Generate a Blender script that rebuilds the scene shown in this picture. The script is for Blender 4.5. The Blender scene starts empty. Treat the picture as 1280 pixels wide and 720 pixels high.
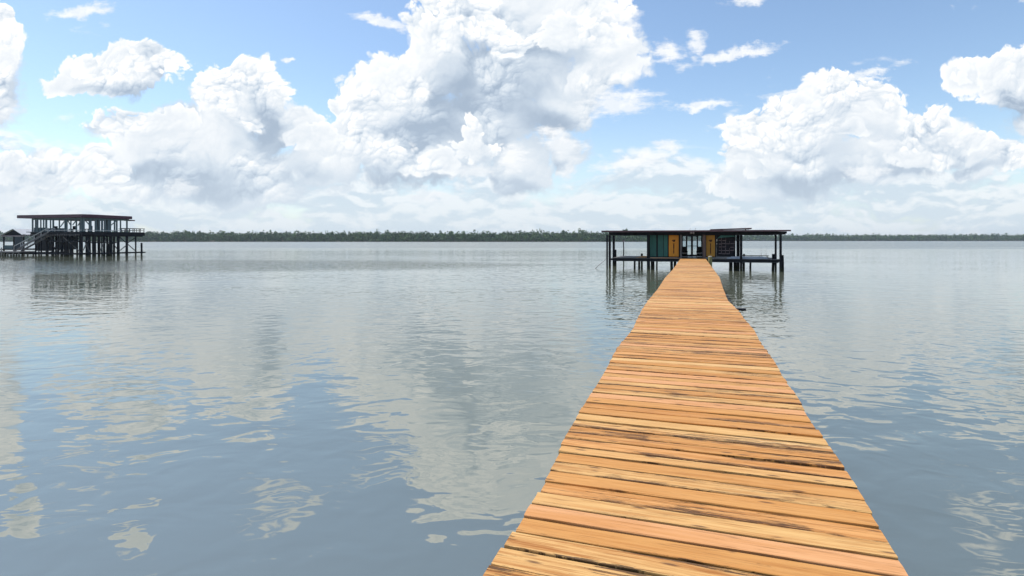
import bpy, bmesh, math, random
import numpy as np
from mathutils import Vector, Matrix

random.seed(7)
RNG = np.random.default_rng(11)
R = math.radians
scene = bpy.context.scene
COL = scene.collection

# ---------------------------------------------------------------- camera
FPX = 690.0            # focal length in pixels of a 1280 px wide frame
K = 1.25               # one scale for the whole place
CAM_H = 2.33 * K       # lens above the water
cam = bpy.data.cameras.new("camera")
cam_o = bpy.data.objects.new("camera", cam)
COL.objects.link(cam_o)
cam.sensor_width = 36.0
cam.lens = FPX / 1280.0 * 36.0
cam.shift_y = -60.0 / 1280.0
cam.clip_start = 0.05
cam.clip_end = 20000.0
cam_o.location = (0, 0, CAM_H)
cam_o.rotation_euler = (R(90), 0, 0)
scene.camera = cam_o

# ---------------------------------------------------------------- render
scene.render.engine = 'CYCLES'
scene.view_settings.view_transform = 'Standard'
scene.view_settings.look = 'None'
scene.view_settings.exposure = 0.14
scene.view_settings.gamma = 1.0
scene.view_settings.use_curve_mapping = False
cy = scene.cycles
cy.use_adaptive_sampling = True
cy.adaptive_threshold = 0.012
cy.use_denoising = True
cy.denoiser = 'OPENIMAGEDENOISE'
cy.denoising_input_passes = 'RGB_ALBEDO_NORMAL'
cy.max_bounces = 6
cy.diffuse_bounces = 2
cy.glossy_bounces = 3
cy.transmission_bounces = 4
cy.transparent_max_bounces = 8
cy.volume_bounces = 0
cy.caustics_reflective = False
cy.caustics_refractive = False

# ---------------------------------------------------------------- sun
SUN_EL, SUN_AZ = 64.0, -62.0     # azimuth measured from +Y (view direction), left is negative
sd = Vector((math.sin(R(SUN_AZ)) * math.cos(R(SUN_EL)), math.cos(R(SUN_AZ)) * math.cos(R(SUN_EL)), math.sin(R(SUN_EL))))
sun = bpy.data.lights.new("sun", 'SUN')
sun.energy = 3.6
sun.angle = R(0.55)
sun.color = (1.0, 0.95, 0.88)
sun_o = bpy.data.objects.new("sun", sun)
COL.objects.link(sun_o)
sun_o.rotation_euler = (-sd).to_track_quat('-Z', 'Y').to_euler()
sun_o.location = (0, 0, 50)


# ---------------------------------------------------------------- node helpers
class NT:
    """short forms for building node trees"""
    def __init__(self, tree):
        self.t = tree
        self.n = tree.nodes
        self.l = tree.links

    def put(self, sock, v):
        if isinstance(v, bpy.types.NodeSocket):
            self.l.new(v, sock)
        elif v is not None:
            if hasattr(sock.default_value, '__len__') and not hasattr(v, '__len__'):
                v = (v,) * len(sock.default_value)
            if hasattr(v, '__len__') and len(sock.default_value) == 4 and len(v) == 3:
                v = (*v, 1.0)
            sock.default_value = v

    def math(self, op, a, b=None, c=None, clamp=False):
        m = self.n.new('ShaderNodeMath')
        m.operation = op
        m.use_clamp = clamp
        for i, v in enumerate((a, b, c)):
            if v is not None:
                self.put(m.inputs[i], v)
        return m.outputs[0]

    def add(self, a, b, clamp=False): return self.math('ADD', a, b, clamp=clamp)
    def sub(self, a, b, clamp=False): return self.math('SUBTRACT', a, b, clamp=clamp)
    def mul(self, a, b, clamp=False): return self.math('MULTIPLY', a, b, clamp=clamp)
    def div(self, a, b): return self.math('DIVIDE', a, b)
    def mad(self, a, b, c, clamp=False): return self.math('MULTIPLY_ADD', a, b, c, clamp=clamp)

    def vec(self, op, a, b=None, s=None):
        m = self.n.new('ShaderNodeVectorMath')
        m.operation = op
        self.put(m.inputs[0], a)
        if b is not None:
            self.put(m.inputs[1], b)
        if s is not None:
            self.put(m.inputs['Scale'], s)
        return m.outputs['Value'] if op in ('LENGTH', 'DOT_PRODUCT', 'DISTANCE') else m.outputs['Vector']

    def xyz(self, v):
        s = self.n.new('ShaderNodeSeparateXYZ')
        self.l.new(v, s.inputs[0])
        return s.outputs

    def comb(self, x=0.0, y=0.0, z=0.0):
        s = self.n.new('ShaderNodeCombineXYZ')
        for i, v in enumerate((x, y, z)):
            self.put(s.inputs[i], v)
        return s.outputs[0]

    def noise(self, v, scale, detail=2.0, rough=0.5, dim='3D', dist=0.0, color=False):
        n = self.n.new('ShaderNodeTexNoise')
        n.noise_dimensions = dim
        self.put(n.inputs['Vector'], v)
        self.put(n.inputs['Scale'], scale)
        n.inputs['Detail'].default_value = detail
        n.inputs['Roughness'].default_value = rough
        n.inputs['Distortion'].default_value = dist
        return n.outputs['Color' if color else 'Fac']

    def voro(self, v, scale, detail=0.0, rough=0.5, lac=2.0, smooth=0.4, dim='2D', feature='SMOOTH_F1'):
        n = self.n.new('ShaderNodeTexVoronoi')
        n.voronoi_dimensions = dim
        n.feature = feature
        self.put(n.inputs['Vector'], v)
        self.put(n.inputs['Scale'], scale)
        n.inputs['Detail'].default_value = detail
        n.inputs['Roughness'].default_value = rough
        n.inputs['Lacunarity'].default_value = lac
        if feature == 'SMOOTH_F1':
            n.inputs['Smoothness'].default_value = smooth
        return n.outputs['Distance']

    def mapr(self, v, a, b, c=0.0, d=1.0, interp='LINEAR'):
        m = self.n.new('ShaderNodeMapRange')
        m.interpolation_type = interp
        m.clamp = True
        for k, x in zip(('Value', 'From Min', 'From Max', 'To Min', 'To Max'), (v, a, b, c, d)):
            self.put(m.inputs[k], x)
        return m.outputs['Result']

    def smooth(self, v, a, b, c=0.0, d=1.0): return self.mapr(v, a, b, c, d, 'SMOOTHSTEP')

    def mapping(self, v, loc=(0, 0, 0), rot=(0, 0, 0), scale=(1, 1, 1), kind='POINT'):
        m = self.n.new('ShaderNodeMapping')
        m.vector_type = kind
        self.l.new(v, m.inputs['Vector'])
        if kind != 'VECTOR' or True:
            if 'Location' in m.inputs: m.inputs['Location'].default_value = loc
            m.inputs['Rotation'].default_value = rot
            m.inputs['Scale'].default_value = scale
        return m.outputs[0]

    def mix(self, f, a, b, mode='MIX'):
        m = self.n.new('ShaderNodeMix')
        m.data_type = 'RGBA'
        m.blend_type = mode
        m.clamp_factor = True
        self.put(m.inputs[0], f)
        self.put(m.inputs[6], a)
        self.put(m.inputs[7], b)
        return m.outputs[2]

    def ramp(self, f, stops, interp='LINEAR'):
        r = self.n.new('ShaderNodeValToRGB')
        self.put(r.inputs[0], f)
        e = r.color_ramp.elements
        r.color_ramp.interpolation = interp
        while len(e) < len(stops):
            e.new(0.5)
        for k, (p, c) in enumerate(stops):
            e[k].position = p
            e[k].color = (*c, 1.0) if len(c) == 3 else c
        return r.outputs['Color']

# ---------------------------------------------------------------- sky and clouds (world, by direction)
world = bpy.data.worlds.new("World")
scene.world = world
world.use_nodes = True
wt = world.node_tree
wt.nodes.clear()
N = NT(wt)
world.cycles.sampling_method = 'MANUAL'
world.cycles.sample_map_resolution = 512


# cloud masses as (azimuth-like u, elevation-like v, half width, half height[, tilt]) in hundredths of the tangent * 6.9
def S(x, y, rx, ry, tilt=0.0):
    return ((x - 640) / 100.0, (300 - y) / 100.0, rx / 100.0, ry / 100.0, tilt)


CUMULUS = [
    # tall tower
    (598, 0, 82, 56), (690, 20, 95, 62), (650, -22, 62, 36), (545, 45, 45, 35), (745, 75, 62, 50), (560, 85, 75, 55),
    (640, 90, 110, 75), (500, 105, 55, 42), (470, 128, 45, 36), (590, 150, 110, 55), (520, 190, 115, 50), (445, 175, 50, 40),
    (690, 130, 70, 45), (400, 200, 65, 48), (650, 205, 55, 42), (372, 160, 26, 22), (705, 190, 34, 26), (420, 130, 12, 11),
    # left cumulus
    (303, 108, 48, 36), (330, 128, 34, 40), (268, 128, 34, 26), (200, 150, 52, 26), (150, 162, 42, 17), (190, 185, 50, 34), (262, 185, 90, 55),
    (310, 225, 110, 45), (345, 165, 45, 34), (220, 225, 90, 36),
    # lone cloud, far left tower
    (140, 94, 84, 25), (190, 82, 42, 25), (85, 102, 44, 20), (150, 72, 32, 16),
    (-8, 60, 30, 52), (4, 122, 28, 42), (-40, 100, 50, 80), (2, 22, 14, 16),
    # low left
    (48, 218, 52, 32), (0, 235, 46, 34), (122, 215, 46, 27),
    # right cumulus
    (1042, 112, 46, 26), (1020, 148, 62, 42), (962, 172, 44, 34), (938, 200, 34, 30), (1085, 142, 48, 40), (1150, 162, 58, 34),
    (1190, 188, 44, 28), (1110, 196, 70, 34), (1010, 205, 85, 42), (1258, 198, 36, 20), (1215, 215, 34, 16), (950, 235, 60, 22),
    # far right
    (1205, 92, 30, 20), (1240, 100, 40, 30), (1272, 110, 40, 44), (1300, 150, 50, 30),
    # high ones above the frame that only the water shows
    (168, -64, 26, 11), (30, -30, 24, 30),
]
CUMULUS = [S(*c) for c in CUMULUS]
WISPS = [S(*c) for c in [
    (102, 13, 44, 10, R(8)), (472, 29, 44, 9, R(-14)), (915, 68, 75, 9, R(12)), (872, 52, 14, 18, 0), (835, 66, 24, 16, 0),
    (775, 128, 60, 20, R(4)), (876, 131, 46, 9, R(6)), (935, 4, 30, 8, 0), (1045, 100, 100, 7, R(14)), (1075, 95, 45, 5, R(-4)), (913, 161, 26, 5, R(3)),
    (790, 206, 62, 13, R(8)), (836, 184, 28, 10, 0), (785, 30, 20, 26, 0), (228, 236, 28, 12, 0), (700, 178, 40, 20, R(-20)), (535, 245, 24, 14, 0), (590, 215, 40, 12, R(4)), (640, 195, 20, 22, 0),
    (965, 150, 22, 8, 0), (1080, 215, 40, 10, 0), (360, 75, 10, 5, 0), (425, 100, 9, 6, 0),
    (1250, -20, 50, 12, R(-30)), (1220, -60, 40, 12, R(30)), (370, -40, 70, 12, R(-25)), (330, -22, 40, 12, R(-10)), (165, -95, 24, 10, 0), (1270, -110, 60, 14, R(20)),
]]

# deep, thick places that little light gets through
DEEP = [S(*c) for c in [
    (600, 105, 95, 60, R(25)), (560, 165, 80, 28), (665, 60, 40, 30), (680, 150, 50, 25), (520, 232, 95, 22), (285, 225, 70, 26), (335, 165, 26, 40), (640, 240, 50, 18),
    (190, 215, 40, 16), (150, 112, 55, 10), (1000, 228, 90, 18), (1150, 212, 60, 10), (1265, 130, 30, 22), (1235, 212, 40, 8), (-10, 110, 18, 40), 
]]

# smaller bright heaps in front of the big masses
FRONT = [S(*c) for c in [
    (500, 108, 46, 34), (468, 134, 34, 28), (548, 62, 40, 38), (588, 28, 42, 34), (640, 52, 30, 20), (455, 182, 55, 22), (525, 208, 75, 17), (592, 190, 32, 18), (588, 165, 15, 20),
    (722, 92, 40, 34), (745, 60, 40, 34), (705, 45, 46, 34), 
    (1040, 108, 34, 18), (1010, 138, 50, 26), (960, 172, 44, 24), (945, 212, 26, 14), (1060, 168, 30, 13), (1095, 130, 34, 20), (1150, 192, 66, 22), (1165, 150, 30, 22), (1200, 178, 40, 16), (1250, 198, 34, 18),
    (300, 100, 40, 26), (328, 112, 26, 24), (272, 128, 30, 20), (180, 150, 60, 20), (300, 150, 40, 18), (62, 218, 42, 22), (130, 214, 38, 18), (385, 176, 44, 20), (25, 214, 34, 18),
    (160, 80, 70, 16), (2, 95, 20, 50), (1240, 94, 44, 22), (1275, 96, 30, 28),
]]

tc = N.n.new('ShaderNodeTexCoord')
dx, dy, dz = N.xyz(tc.outputs['Generated'])
ady = N.math('MAXIMUM', N.math('ABSOLUTE', dy), 0.16)
pu = N.mul(N.div(dx, ady), 6.9)
pv = N.mul(N.div(dz, ady), 6.9)
P = N.comb(pu, pv, 0.0)
G = (-0.42, 0.90, 0.0)        # towards the sun, as seen in the sky plane


def field(p, blobs, k):
    acc = None
    for (x, y, rx, ry, t) in blobs:
        q = N.mapping(p, (x, y, 0), (0, 0, t), (rx, ry, 1.0), 'TEXTURE')
        d = N.vec('LENGTH', q)
        acc = d if acc is None else N.math('SMOOTH_MIN', acc, d, k)
    return acc


def puff(p, scale, d, feature='F1'):
    """round heads of one size: their height here, and how much they turn to the sun"""
    a = N.voro(p, scale, 0.0, 0.5, 2.0, 0.35, feature=feature)
    b = N.voro(N.vec('ADD', p, tuple(d * g for g in G)), scale, 0.0, 0.5, 2.0, 0.35, feature=feature)
    return N.sub(1.0, N.mul(a, a)), N.sub(N.mul(b, b), N.mul(a, a))


def heads(p, k=1.0):
    """four sizes of cauliflower heads: height and relief"""
    h1, b1 = puff(p, 1.6 * k, 0.15 / k, 'SMOOTH_F1' if k == 1.0 else 'F1')
    h2, b2 = puff(p, 3.7 * k, 0.065 / k)
    h3, b3 = puff(p, 8.6 * k, 0.030 / k)
    h = N.add(N.add(N.mul(h1, 0.48), N.mul(h2, 0.30)), N.mul(h3, 0.22))
    b = N.add(N.add(N.mul(b1, 0.50), N.mul(b2, 0.46)), N.mul(b3, 0.32))
    if k == 1.0:
        h4, b4 = puff(p, 19.0, 0.014)
        h = N.add(N.mul(h, 0.89), N.mul(h4, 0.11))
        b = N.add(b, N.mul(b4, 0.16))
    return h, b


# warp so that no outline stays an ellipse
w1 = N.vec('SUBTRACT', N.noise(P, 1.1, 3.0, 0.5, '2D', color=True), (0.5, 0.5, 0.5))
w2 = N.vec('SUBTRACT', N.noise(P, 6.0, 4.0, 0.6, '2D', color=True), (0.5, 0.5, 0.5))
PW = N.vec('ADD', P, N.vec('ADD', N.vec('SCALE', w1, s=0.42), N.vec('SCALE', w2, s=0.085)))
PW = N.vec('MULTIPLY', PW, (1, 1, 0))
nz = N.noise(PW, 1.0, 4.0, 0.55, '2D')
HB, BU = heads(PW)
fray = N.noise(P, 4.5, 6.0, 0.65, '2D')
HF, BF = heads(N.vec('ADD', PW, (3.7, 1.3, 0)), 1.75)
rn = N.smooth(N.noise(P, 1.15, 2.0, 0.5, '2D'), 0.38, 0.58, 0.25, 1.25)


def cumulus(blobs, hb, bu, reach, crisp, blur, base, gain, deepen, knob=1.15):
    """one layer of heaped cloud: crisp and bright where it faces the sun, soft and blue where it does not"""
    m0 = field(PW, blobs, 0.22)
    m1 = field(N.vec('ADD', PW, tuple(reach * g for g in G)), blobs, 0.22)
    mass = N.smooth(N.add(N.sub(m1, m0), N.mul(N.sub(nz, 0.5), 1.1)), -0.60, 0.42)
    H = N.add(N.sub(1.02, m0), N.mul(N.sub(hb, 0.74), knob))
    al = N.smooth(N.add(H, N.mul(N.sub(fray, 0.5), N.mapr(mass, 0.2, 0.8, 0.55, 0.16))), -0.02, N.mapr(mass, 0.15, 0.85, blur, crisp))
    crest = N.smooth(H, 0.55, 0.0)
    relief = N.mul(N.mad(mass, 0.75, 0.28), rn)
    lit = N.mad(mass, 0.36, base)
    lit = N.mad(N.mul(bu, relief), gain, lit)
    lit = N.mad(N.mul(N.sub(hb, 0.80), relief), 1.0, lit)
    lit = N.mad(N.mul(crest, N.mad(mass, 0.8, 0.2)), 0.20, lit)
    if deepen is not None:
        lit = N.sub(lit, deepen)
    lit = N.math('MINIMUM', N.math('MAXIMUM', lit, 0.0), 1.0)
    col = N.ramp(lit, [(0.0, (0.37, 0.46, 0.58)), (0.26, (0.50, 0.59, 0.70)), (0.50, (0.66, 0.735, 0.815)), (0.74, (0.82, 0.86, 0.90)), (1.0, (1.03, 1.03, 1.02))])
    return al, col


PD = N.vec('MULTIPLY', N.vec('ADD', P, N.vec('SCALE', w1, s=0.6)), (1, 1, 0))
deep = N.smooth(N.sub(N.add(field(PD, DEEP, 0.3), N.mul(N.sub(HB, 0.75), 0.5)), N.mul(N.sub(nz, 0.5), 1.0)), 1.35, 0.40)
alpha, ccol = cumulus(CUMULUS, HB, BU, 0.60, 0.12, 0.50, 0.37, 1.10, N.mul(deep, 0.46))
falpha, fcol = cumulus(FRONT, HF, BF, 0.34, 0.20, 1.25, 0.38, 1.05, None, 1.7)
bump = BU

# wisps: streaky and thin
ws = N.noise(N.mapping(P, (0, 0, 0), (0, 0, R(-8)), (1.6, 5.0, 1)), 2.0, 6.0, 0.62, '2D')
MW = field(N.vec('MULTIPLY', N.vec('ADD', P, N.vec('ADD', N.vec('SCALE', w1, s=0.16), N.vec('SCALE', w2, s=0.16))), (1, 1, 0)), WISPS, 0.2)
HW = N.sub(N.sub(1.15, MW), N.mul(N.sub(ws, 0.42), 1.5))
walpha = N.mul(N.smooth(HW, 0.0, 0.75), 0.85)
wcol = N.mix(N.smooth(bump, -0.1, 0.1), (0.86, 0.89, 0.92), (0.98, 0.98, 0.98))

# pale distant banks in flat layers low over the horizon
PH = N.vec('MULTIPLY', N.vec('ADD', P, N.vec('SCALE', w1, s=0.25)), (1.0, 2.6, 0))
hn = N.noise(PH, 0.8, 6.0, 0.56, '2D')
hn2 = N.noise(N.vec('ADD', PH, (0.03, 0.16, 0)), 0.8, 6.0, 0.56, '2D')
hv = N.voro(N.vec('MULTIPLY', PW, (1.0, 1.7, 0)), 4.2, 0.0, 0.5, 2.0, 0.4)
hb = N.sub(N.add(hn, N.mul(N.sub(0.45, hv), 0.16)), N.smooth(pv, 0.2, 1.9, 0.20, 0.68))
halpha = N.mul(N.smooth(hb, 0.0, 0.22), 0.88)
hcol = N.mix(N.smooth(N.add(N.sub(hn, hn2), N.mul(N.sub(0.45, hv), 0.10)), -0.06, 0.07), (0.57, 0.68, 0.78), (0.94, 0.955, 0.965))

# clear sky
sky = N.n.new('ShaderNodeTexSky')
sky.sky_type = 'NISHITA'
sky.sun_disc = False
sky.sun_elevation = R(SUN_EL)
sky.sun_rotation = R(SUN_AZ)
sky.air_density = 1.0
sky.dust_density = 0.5
sky.ozone_density = 1.0
bg_sky = N.n.new('ShaderNodeBackground')
N.put(bg_sky.inputs['Color'], N.mix(1.0, sky.outputs[0], (1.03, 1.06, 1.06), 'MULTIPLY'))
bg_sky.inputs['Strength'].default_value = 0.15


def over(base, col, fac, strength=1.0):
    b = N.n.new('ShaderNodeBackground')
    N.put(b.inputs['Color'], col)
    b.inputs['Strength'].default_value = strength
    m = N.n.new('ShaderNodeMixShader')
    N.put(m.inputs[0], fac)
    N.l.new(base, m.inputs[1])
    N.l.new(b.outputs[0], m.inputs[2])
    return m.outputs[0]


front = N.smooth(dz, 0.0, 0.01)
sh = over(bg_sky.outputs[0], hcol, N.mul(halpha, front))
sh = over(sh, ccol, N.mul(alpha, front))
sh = over(sh, fcol, N.mul(falpha, front))
sh = over(sh, wcol, N.mul(walpha, front))
# moist air low down veils sky and cloud alike
veil = N.mul(N.math('POWER', N.smooth(pv, 2.3, -0.45), 1.9), 0.84)
sh = over(sh, (0.635, 0.725, 0.805), veil)
wo = N.n.new('ShaderNodeOutputWorld')
N.l.new(sh, wo.inputs['Surface'])
# ---------------------------------------------------------------- mesh helpers
class MB:
    """collects boxes, bars and tubes; build() links them as ONE mesh object"""
    def __init__(self):
        self.v, self.f = [], []

    def raw(self, vs, fs):
        o = len(self.v)
        self.v += [tuple(p) for p in vs]
        self.f += [tuple(i + o for i in f) for f in fs]
        return self

    def hexa(self, p):
        """eight corners: four below (counter-clockwise from above), four above"""
        return self.raw(p, [(3, 2, 1, 0), (4, 5, 6, 7), (0, 1, 5, 4), (1, 2, 6, 5), (2, 3, 7, 6), (3, 0, 4, 7)])

    def box(self, lo, hi, fr=None):
        (a, b, c), (d, e, f) = lo, hi
        p = [(a, b, c), (d, b, c), (d, e, c), (a, e, c), (a, b, f), (d, b, f), (d, e, f), (a, e, f)]
        if fr:
            p = [fr(*q) for q in p]
        return self.hexa(p)

    def bar(self, p0, p1, w, h=None, up=(0, 0, 1)):
        """square bar of width w and height h from p0 to p1"""
        h = h or w
        p0, p1 = Vector(p0), Vector(p1)
        d = (p1 - p0).normalized()
        upv = Vector(up)
        if abs(d.dot(upv)) > 0.98:
            upv = Vector((0, 1, 0))
        sx = d.cross(upv).normalized() * (w / 2)
        sz = sx.cross(d).normalized() * (h / 2)
        p = [p0 - sx - sz, p0 + sx - sz, p1 + sx - sz, p1 - sx - sz, p0 - sx + sz, p0 + sx + sz, p1 + sx + sz, p1 - sx + sz]
        return self.hexa(p)

    def tube(self, p0, p1, r0, r1=None, n=10, wob=0.0, segs=1):
        """round post, capped, its radius a little uneven"""
        r1 = r0 if r1 is None else r1
        p0, p1 = Vector(p0), Vector(p1)
        d = (p1 - p0).normalized()
        a = d.cross(Vector((0.31, 0.95, 0.02)) if abs(d.z) > 0.9 else Vector((0, 0, 1))).normalized()
        b = d.cross(a)
        vs, fs = [], []
        for k in range(segs + 1):
            t = k / segs
            c = p0.lerp(p1, t) + Vector((random.uniform(-wob, wob), random.uniform(-wob, wob), 0)) * (0 < k < segs)
            for i in range(n):
                an = 2 * math.pi * i / n
                r = (r0 + (r1 - r0) * t) * (1 + random.uniform(-wob, wob) * 1.5)
                vs.append(c + a * math.cos(an) * r + b * math.sin(an) * r)
        for k in range(segs):
            for i in range(n):
                j = (i + 1) % n
                fs.append((k * n + i, k * n + j, (k + 1) * n + j, (k + 1) * n + i))
        fs.append(tuple(range(n - 1, -1, -1)))
        fs.append(tuple(segs * n + i for i in range(n)))
        return self.raw(vs, fs)

    def build(self, name, material, parent=None, smooth=False):
        me = bpy.data.meshes.new(name)
        me.from_pydata(self.v, [], self.f)
        bm = bmesh.new()
        bm.from_mesh(me)
        bmesh.ops.recalc_face_normals(bm, faces=bm.faces)
        bm.to_mesh(me)
        bm.free()
        if smooth:
            me.polygons.foreach_set('use_smooth', [True] * len(me.polygons))
        me.materials.append(material)
        o = bpy.data.objects.new(name, me)
        COL.objects.link(o)
        if parent:
            hold(o, parent)
        return o


def hold(o, parent):
    """parent o and keep its mesh where it was written in world coordinates"""
    o.parent = parent
    o.matrix_parent_inverse = world_of(parent).inverted()


def world_of(o):
    m = o.matrix_basis.copy() if o.parent is None else world_of(o.parent) @ o.matrix_parent_inverse @ o.matrix_basis
    return m


def tag(o, label=None, cat=None, group=None, kind=None):
    for k, v in (('label', label), ('category', cat), ('group', group), ('kind', kind)):
        if v:
            o[k] = v
    return o


def thing(name, loc, label, cat, group=None):
    o = bpy.data.objects.new(name, None)
    COL.objects.link(o)
    o.location = loc
    o.empty_display_size = 0.3
    return tag(o, label, cat, group)


def at(px, py, p0, d):
    """the point of the upright plane through p0 along d that lies in the direction (px, py) of a 1280 x 720 survey frame"""
    t = (px - 640.0) / FPX
    # (p0.x + k d.x) = t (p0.y + k d.y)
    k = (t * p0[1] - p0[0]) / (d[0] - t * d[1])
    y = p0[1] + k * d[1]
    return Vector((p0[0] + k * d[0], y, CAM_H + (300.0 - py) / FPX * y))


# ---------------------------------------------------------------- materials
def material(name):
    m = bpy.data.materials.new(name)
    m.use_nodes = True
    t = m.node_tree
    t.nodes.clear()
    n = NT(t)
    out = t.nodes.new('ShaderNodeOutputMaterial')
    b = t.nodes.new('ShaderNodeBsdfPrincipled')
    t.links.new(b.outputs[0], out.inputs['Surface'])
    n.bsdf, n.out = b, out
    n.obj = n.n.new('ShaderNodeTexCoord').outputs['Object']
    n.pos = n.n.new('ShaderNodeNewGeometry').outputs['Position']
    return m, n


def bump(n, h, dist, strength=1.0):
    b = n.n.new('ShaderNodeBump')
    b.inputs['Strength'].default_value = strength
    b.inputs['Distance'].default_value = dist
    n.put(b.inputs['Height'], h)
    n.l.new(b.outputs[0], n.bsdf.inputs['Normal'])


def paint(name, c, c2=None, rough=0.6, grain=(3, 3, 0.6), wet=False, spread=0.5, metallic=0.0):
    """worn paint or stained timber: two tones in long grain, darker and greener where the water reaches"""
    m, n = material(name)
    c2 = c2 or tuple(x * 0.55 for x in c)
    g = n.noise(n.mapping(n.pos, scale=grain), 2.2, 5.0, 0.62)
    g2 = n.noise(n.pos, 0.9, 3.0, 0.6)
    f = n.smooth(n.add(n.mul(g, 0.7), n.mul(g2, 0.3)), 0.5 - spread / 2, 0.5 + spread / 2)
    col = n.mix(f, c, c2)
    if wet:
        z = n.xyz(n.pos)[2]
        w = n.smooth(n.add(z, n.mul(n.sub(n.noise(n.pos, 5.0, 3.0), 0.5), 0.3)), 0.5, 0.08)
        col = n.mix(w, col, (0.030, 0.034, 0.012))
    n.put(n.bsdf.inputs['Base Color'], col)
    n.bsdf.inputs['Roughness'].default_value = rough
    n.bsdf.inputs['Metallic'].default_value = metallic
    n.bsdf.inputs['Specular IOR Level'].default_value = 0.15 if max(c) < 0.06 else 0.4
    bump(n, g, 0.004)
    return m


MAT = {}
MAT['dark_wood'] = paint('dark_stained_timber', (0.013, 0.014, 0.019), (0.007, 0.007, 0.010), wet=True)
MAT['grey_wood'] = paint('weathered_grey_timber', (0.17, 0.155, 0.15), (0.075, 0.065, 0.062), wet=True)
MAT['brown_wood'] = paint('brown_timber', (0.16, 0.11, 0.095), (0.07, 0.045, 0.04))
MAT['blue_wood'] = paint('blue_grey_painted_timber', (0.045, 0.062, 0.078), (0.020, 0.026, 0.034), wet=True)
MAT['teal_frame'] = paint('teal_grey_frame_paint', (0.13, 0.18, 0.19), (0.07, 0.10, 0.11))
MAT['maroon'] = paint('maroon_roof_metal', (0.080, 0.014, 0.034), (0.055, 0.012, 0.026), rough=0.45)
MAT['roof_dark'] = paint('aged_roof_edge', (0.15, 0.060, 0.066), (0.060, 0.028, 0.036), rough=0.5, grain=(0.6, 0.6, 3))
MAT['green'] = paint('green_shutter_paint', (0.028, 0.155, 0.125), (0.020, 0.105, 0.088), rough=0.5)
MAT['teal'] = paint('teal_paint', (0.05, 0.22, 0.20), (0.035, 0.15, 0.14), rough=0.5)
MAT['orange'] = paint('orange_panel_paint', (0.83, 0.33, 0.018), (0.70, 0.25, 0.012), rough=0.5)
MAT['orange_shaded'] = paint('orange_panel_paint_shaded', (0.56, 0.27, 0.025), (0.44, 0.20, 0.018), rough=0.5)  # the orange paint again, with the right panel's shade mixed into its colour
MAT['ink'] = paint('black_brush_paint', (0.03, 0.018, 0.012), (0.05, 0.02, 0.012))
MAT['black'] = paint('black_lacquer', (0.010, 0.010, 0.012), (0.006, 0.006, 0.007), rough=0.4)
MAT['plaque'] = paint('dark_plaque', (0.030, 0.022, 0.030), (0.012, 0.012, 0.016))
MAT['plaque_edge'] = paint('pink_grey_edge', (0.42, 0.32, 0.33), (0.25, 0.19, 0.2))
MAT['white'] = paint('off_white', (0.80, 0.79, 0.76), (0.66, 0.65, 0.62))
MAT['fresh'] = paint('fresh_lumber', (0.72, 0.38, 0.15), (0.58, 0.28, 0.10), grain=(1, 1, 6))
MAT['slate_blue'] = paint('blue_grey_sheet', (0.56, 0.60, 0.66), (0.40, 0.44, 0.50), rough=0.4)
MAT['olive'] = paint('olive_weathered_post', (0.36, 0.33, 0.13), (0.13, 0.12, 0.05), wet=True)
MAT['tin'] = paint('pale_tin_roof', (0.66, 0.66, 0.65), (0.50, 0.49, 0.48), rough=0.4, grain=(2, 2, 2))
MAT['rail'] = paint('pale_handrail_timber', (0.58, 0.56, 0.54), (0.40, 0.385, 0.37))


def glass():
    m, n = material('window_glass')
    tr = n.n.new('ShaderNodeBsdfTransparent')
    tr.inputs['Color'].default_value = (0.86, 0.90, 0.90, 1)
    gl = n.n.new('ShaderNodeBsdfGlossy')
    gl.inputs['Roughness'].default_value = 0.02
    fr = n.n.new('ShaderNodeFresnel')
    fr.inputs['IOR'].default_value = 1.5
    mx = n.n.new('ShaderNodeMixShader')
    n.l.new(fr.outputs[0], mx.inputs[0])
    n.l.new(tr.outputs[0], mx.inputs[1])
    n.l.new(gl.outputs[0], mx.inputs[2])
    n.l.new(mx.outputs[0], n.out.inputs['Surface'])
    return m


MAT['glass'] = glass()
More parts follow.
